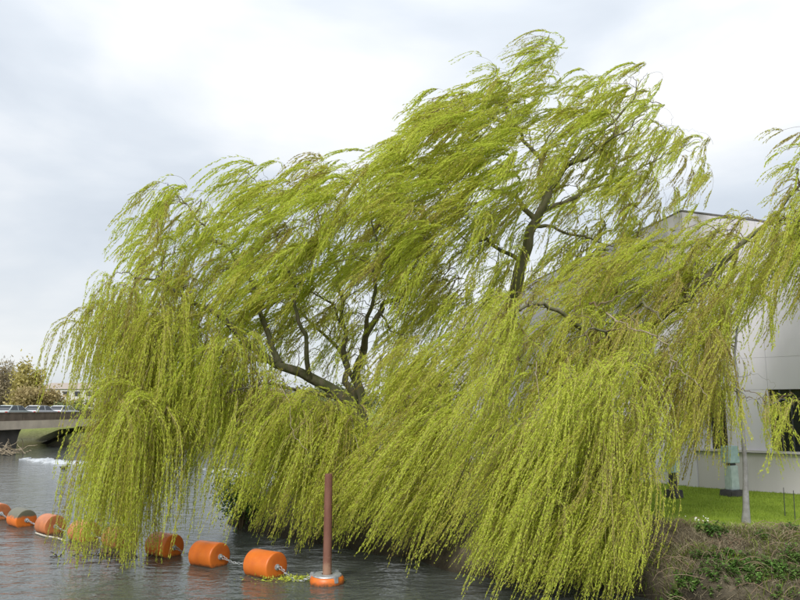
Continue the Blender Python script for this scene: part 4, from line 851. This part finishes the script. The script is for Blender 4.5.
def weed(px, py, z0, n, size, rad, hgt, label, tints=(0, 1), mt='weed', cat='plant', name='leafy_weed', world=None):
    b_ = on_z(px, py, z0) if world is None else np.array(world)
    g = gz(b_[0], b_[1]); r = np.random.default_rng(int(px * 7 + py)); root = empty(name, (b_[0], b_[1], g)); tag(root, label, cat, 'leafy plants on the bank')
    ns = max(5, n // 16); mbs = MB(); LV = []
    for i in range(ns):
        a_ = r.random() * 6.283; rr = rad * math.sqrt(r.random()); top = np.array([rr * math.cos(a_), rr * math.sin(a_), hgt * (0.5 + 0.6 * r.random()) * (1 - 0.5 * (rr / rad) ** 2)])
        b0 = np.array([top[0] * 0.45, top[1] * 0.45, -0.02]); b0[2] = gz(b_[0] + b0[0], b_[1] + b0[1]) - g - 0.02; top[2] += b0[2] * 0.6
        mbs.tube([b0, b0 * .5 + top * .5 + np.array([0, 0, .03]), top], [0.007, 0.005, 0.003], 4)
        for k_ in range(16):
            s = 0.25 + 0.75 * k_ / 15; p = b0 + (top - b0) * s; d = np.array([math.cos(k_ * 2.4 + a_), math.sin(k_ * 2.4 + a_), 0.1 + 0.4 * r.normal()]); d /= np.linalg.norm(d)
            up = np.array([0.3 * r.normal(), 0.3 * r.normal(), 1.0]); sd_ = np.cross(d, up); sd_ /= np.linalg.norm(sd_); nn = np.cross(sd_, d); l = size * (0.6 + 0.7 * r.random())
            LV.append([p, p + d * l * .3 + sd_ * l * .3 - nn * l * .02, p + d * l * .68 + sd_ * l * .22, p + d * l - nn * l * .15, p + d * l * .68 - sd_ * l * .22, p + d * l * .3 - sd_ * l * .3])
    mbs.build('stem', M['twig'], root, world=False)['kind'] = 'stuff'
    LV = np.array(LV); me = mesh_np('leaves', LV.reshape(-1, 3), np.arange(LV.shape[0] * 6), 6); face_attr(me, 'tint', np.clip(tints[0] + (tints[1] - tints[0]) * r.random(len(LV)), 0, 1))
    o = link('leaves', me, M[mt], root); o['kind'] = 'stuff'; return root
weed(716, 534, 1.25, 420, 0.075, 0.32, 0.32, 'dense dark green leafy clump at the top of the bank', (0, 0.6))
rt = weed(702, 532, 1.25, 120, 0.06, 0.2, 0.26, 'pale flowering clump left of the dark green clump', (0.7, 1.0))
mbf = MB()
M['petal'] = mat('white_petal', (0.75, 0.75, 0.68), 0.8, 0.05)
for i in range(16): mbf.lathe([(0, 0.004), (0.008, 0.016), (0.014, 0.004)], (random.gauss(0, .12), random.gauss(0, .1), random.uniform(.18, .3)), (random.gauss(0, .5), -.6, .6), 6)
fo = mbf.build('flowers', M['petal'], rt, world=False); fo['kind'] = 'stuff'
wl = [(672, 580, .5, 'bright green nettle clump at the foot of the bank beside the willow curtain', 200, .24, .3), (690, 586, .4, 'small green weed low on the bank beside the nettles', 110, .18, .2), (712, 590, .35, 'green weed at the water edge left of centre bank', 150, .22, .24),
      (738, 582, .5, 'mid green weed in the middle of the lower bank', 200, .26, .26), (756, 590, .4, 'leafy weed at the water edge right of the middle', 150, .22, .22), (772, 576, .6, 'tall bright nettle clump on the right lower bank', 300, .32, .34), (788, 584, .5, 'nettle clump at the lower right corner', 240, .3, .3), (798, 574, .6, 'nettle clump cut by the right edge', 220, .28, .3),
      (686, 590, .3, 'dark weed hanging over the water edge below the nettles', 150, .28, .26), (728, 592, .3, 'weed hanging over the water edge below the middle bank', 170, .3, .26), (768, 591, .3, 'weed hanging over the water edge below the tall nettles', 170, .3, .26), (746, 594, .25, 'small dark weed at the lowest edge of the bank', 90, .2, .14),
      (722, 562, .8, 'flat blue green weed patch halfway up the bank', 160, .3, .14), (790, 540, 1.1, 'yellow green tuft on the upper right bank', 110, .18, .16), (764, 540, 1.15, 'small green weed below the young willow', 90, .16, .14), (655, 530, 1.1, 'small pale weed at the top of the bank beside the curtain', 80, .16, .14), (700, 572, .6, 'low green weed on the bank face', 120, .22, .18), (748, 568, .7, 'thin green weed among the dead grass', 90, .2, .16)]
for px, py, z0, lab, n, rad, hg in wl: weed(px, py, z0, int(n * 1.5), 0.072, rad * 1.25, hg * 1.1, lab, (0.3, 1.0) if 'bright' in lab or 'nettle' in lab else (0.1, 0.8))
for i, xw in enumerate((6.3, 6.75, 7.2, 7.55, 8.0, 8.45, 8.8, 9.3)):
    ys = np.linspace(13.5, 17, 400); k = int(np.argmin(np.abs(shore(np.full(400, xw), ys) - (0.22 + 0.14 * (i % 3)))))
    weed(300 + 17 * i, 0, 0, 150 + 30 * (i % 3), 0.06, 0.26 + 0.05 * (i % 2), 0.24 + 0.04 * (i % 3), 'low weed overhanging the water edge, %s along from the willow curtain' % ('first', 'second', 'third', 'fourth', 'fifth', 'sixth', 'seventh', 'eighth')[i], (0.2, 1.0), world=(xw, ys[k], 0.4))
# dark shrub on the point of the bank, shrubs along the shore below the trees
def shrub(label, c, rad, hgt, n, size, tints, seed, mt='weed', name='shrub', cat='shrub', group='shrubs by the river'):
    r = np.random.default_rng(seed); g = gz(c[0], c[1]); root = empty(name, (c[0], c[1], g)); tag(root, label, cat, group)
    mbs = MB(); ends_ = []
    for i in range(16):
        a_ = r.random() * 6.283; e = np.array([rad * math.cos(a_) * r.random() ** .5, rad * math.sin(a_) * r.random() ** .5, hgt * (0.5 + 0.5 * r.random())]); ends_.append(e)
        mbs.tube(smooth_path([(0.1 * e[0], 0.1 * e[1], -0.1), (0.35 * e[0], 0.35 * e[1], 0.45 * e[2]), tuple(e)], 4), np.linspace(0.03 * hgt / 1.5, 0.006, 9), 5)
    mbs.build('stem', M['twig'], root, world=False)['kind'] = 'stuff'
    E = np.array(ends_)[r.integers(0, 16, n)]; p = E * (0.55 + 0.5 * r.random(n))[:, None] + r.normal(size=(n, 3)) * np.array([rad, rad, hgt]) * 0.17; p[:, 2] = np.maximum(p[:, 2], 0.03)
    D = r.normal(size=(n, 3)); D /= np.linalg.norm(D, axis=1, keepdims=True); Nn = np.cross(D, r.normal(size=(n, 3))); Nn /= np.linalg.norm(Nn, axis=1, keepdims=True); l = size * (0.6 + 0.8 * r.random(n))[:, None]
    V = np.stack([p, p + D * l * .45 + Nn * l * .28, p + D * l, p + D * l * .45 - Nn * l * .28], 1)
    me = mesh_np('leaves', V, np.arange(n * 4), 4); face_attr(me, 'tint', np.clip(tints[0] + (tints[1] - tints[0]) * r.random(n), 0, 1)); o = link('leaves', me, M[mt], root); o['kind'] = 'stuff'
shrub('dark green shrub on the bank behind the floats', (-5.35, 24.4), 0.9, 1.7, 4500, 0.09, (0.1, .8), 1)
for i, (x_, y_, lab) in enumerate(((-3.2, 23.7, 'dark shrub at the shore between the floats and the post'), (-1.4, 22.2, 'dark shrub at the shore right behind the post'), (0.9, 19.9, 'dark shrub under the middle willow curtain'), (2.8, 18.2, 'dark shrub under the near willow curtain'), (4.6, 17.2, 'low shrub beneath the near curtain by the bank'))):
    shrub(lab, (x_, y_), 0.8, 1.2, 2600, 0.085, (0, .55), 20 + i)

# ------------------------------------------------------------------ far trees beyond the bridge
M['brown'] = leaf_mat('bare_twigs', [(0, (0.22, 0.18, 0.11)), (1, (0.42, 0.36, 0.23))], 0.2, 0.9)
M['yellow'] = leaf_mat('spring_leaf', [(0, (0.36, 0.32, 0.09)), (1, (0.54, 0.47, 0.17))], 0.3)
M['ochre'] = leaf_mat('ochre_bush', [(0, (0.32, 0.25, 0.11)), (1, (0.50, 0.41, 0.20))], 0.3)
M['olive'] = leaf_mat('olive_leaf', [(0, (0.11, 0.14, 0.06)), (1, (0.24, 0.27, 0.11))], 0.3)
def far_tree(label, x_, y_, rad, hgt, n, size, mt, seed):
    r = np.random.default_rng(seed); g = 1.25; root = empty('far_tree', (x_, y_, g)); tag(root, label, 'tree', 'trees on the far bank')
    mb = MB(); mb.tube(smooth_path([(0, 0, -.2), (0.1, 0, hgt * .3), (0, .1, hgt * .62)], 4), np.linspace(0.035 * hgt, 0.015 * hgt, 9), 7); mb.build('trunk', M['twig'], root, world=False, smooth=True)
    cl = []
    for i in range(22):
        a_ = r.random() * 6.283; rr = rad * r.random() ** .6 * 0.85; cl.append((rr * math.cos(a_), rr * math.sin(a_), hgt * (0.28 + 0.68 * r.random() * (1 - 0.55 * (rr / rad) ** 2))))
        mb = MB(); mb.tube(smooth_path([(0, 0, hgt * .2 + .3 * cl[-1][2]), (.5 * cl[-1][0], .5 * cl[-1][1], .75 * cl[-1][2]), cl[-1]], 3), np.linspace(0.012 * hgt, 0.003 * hgt, 7), 5); mb.build('branch', M['twig'], root, world=False)
    p = np.array(cl)[r.integers(0, 22, n)] + r.normal(size=(n, 3)) * np.array([rad * .2, rad * .2, hgt * .09]); p[:, 2] = np.maximum(p[:, 2], 0.1)
    D = r.normal(size=(n, 3)) + np.array([0, 0, .5]); D /= np.linalg.norm(D, axis=1, keepdims=True); Nn = np.cross(D, r.normal(size=(n, 3))); Nn /= np.linalg.norm(Nn, axis=1, keepdims=True); l = size * (0.6 + 0.8 * r.random(n))[:, None]; ww = 0.10 if mt == 'brown' else 0.28
    V = np.stack([p, p + D * l * .45 + Nn * l * ww, p + D * l, p + D * l * .45 - Nn * l * ww], 1); me = mesh_np('crown', V, np.arange(n * 4), 4); face_attr(me, 'tint', r.random(n)); o = link('crown', me, M[mt], root); o['kind'] = 'stuff'
def fx(px, Y): return (px - 400) / FPX * Y
for lab, px, Y, rad, hgt, n, sz, mt in (
    ('tall bare brown tree at the left edge beyond the bridge', 5, 122, 4.2, 10.6, 11000, 0.6, 'brown'),
    ('yellow green spring tree beyond the bridge', 27, 116, 3.0, 9.4, 6000, 0.5, 'yellow'),
    ('ochre bushy tree right of the yellow green tree', 40, 112, 3.4, 6.2, 5000, 0.5, 'ochre'),
    ('low ochre bush in front of the pale far building', 58, 120, 4.0, 5.0, 3500, 0.5, 'ochre'),
    ('olive bush at the bridge end beside the willow', 76, 112, 3.2, 4.0, 3000, 0.45, 'olive'),
    ('bare far tree behind the left willow curtain', 120, 120, 5, 8.0, 5000, 0.6, 'brown'),
    ('olive far tree seen through the left willow', 190, 112, 5.5, 6.6, 5000, 0.5, 'olive'),
    ('ochre far tree seen through the willow stems', 265, 108, 5.5, 6.0, 5000, 0.5, 'ochre'),
    ('yellow green far tree between the willow trunks', 420, 100, 5, 8.0, 5000, 0.5, 'yellow'),
    ('olive far tree left of the building', 340, 104, 6, 6.6, 5000, 0.5, 'olive')):
    far_tree(lab, fx(px, Y), Y, rad, hgt, n, sz, mt, int(px))
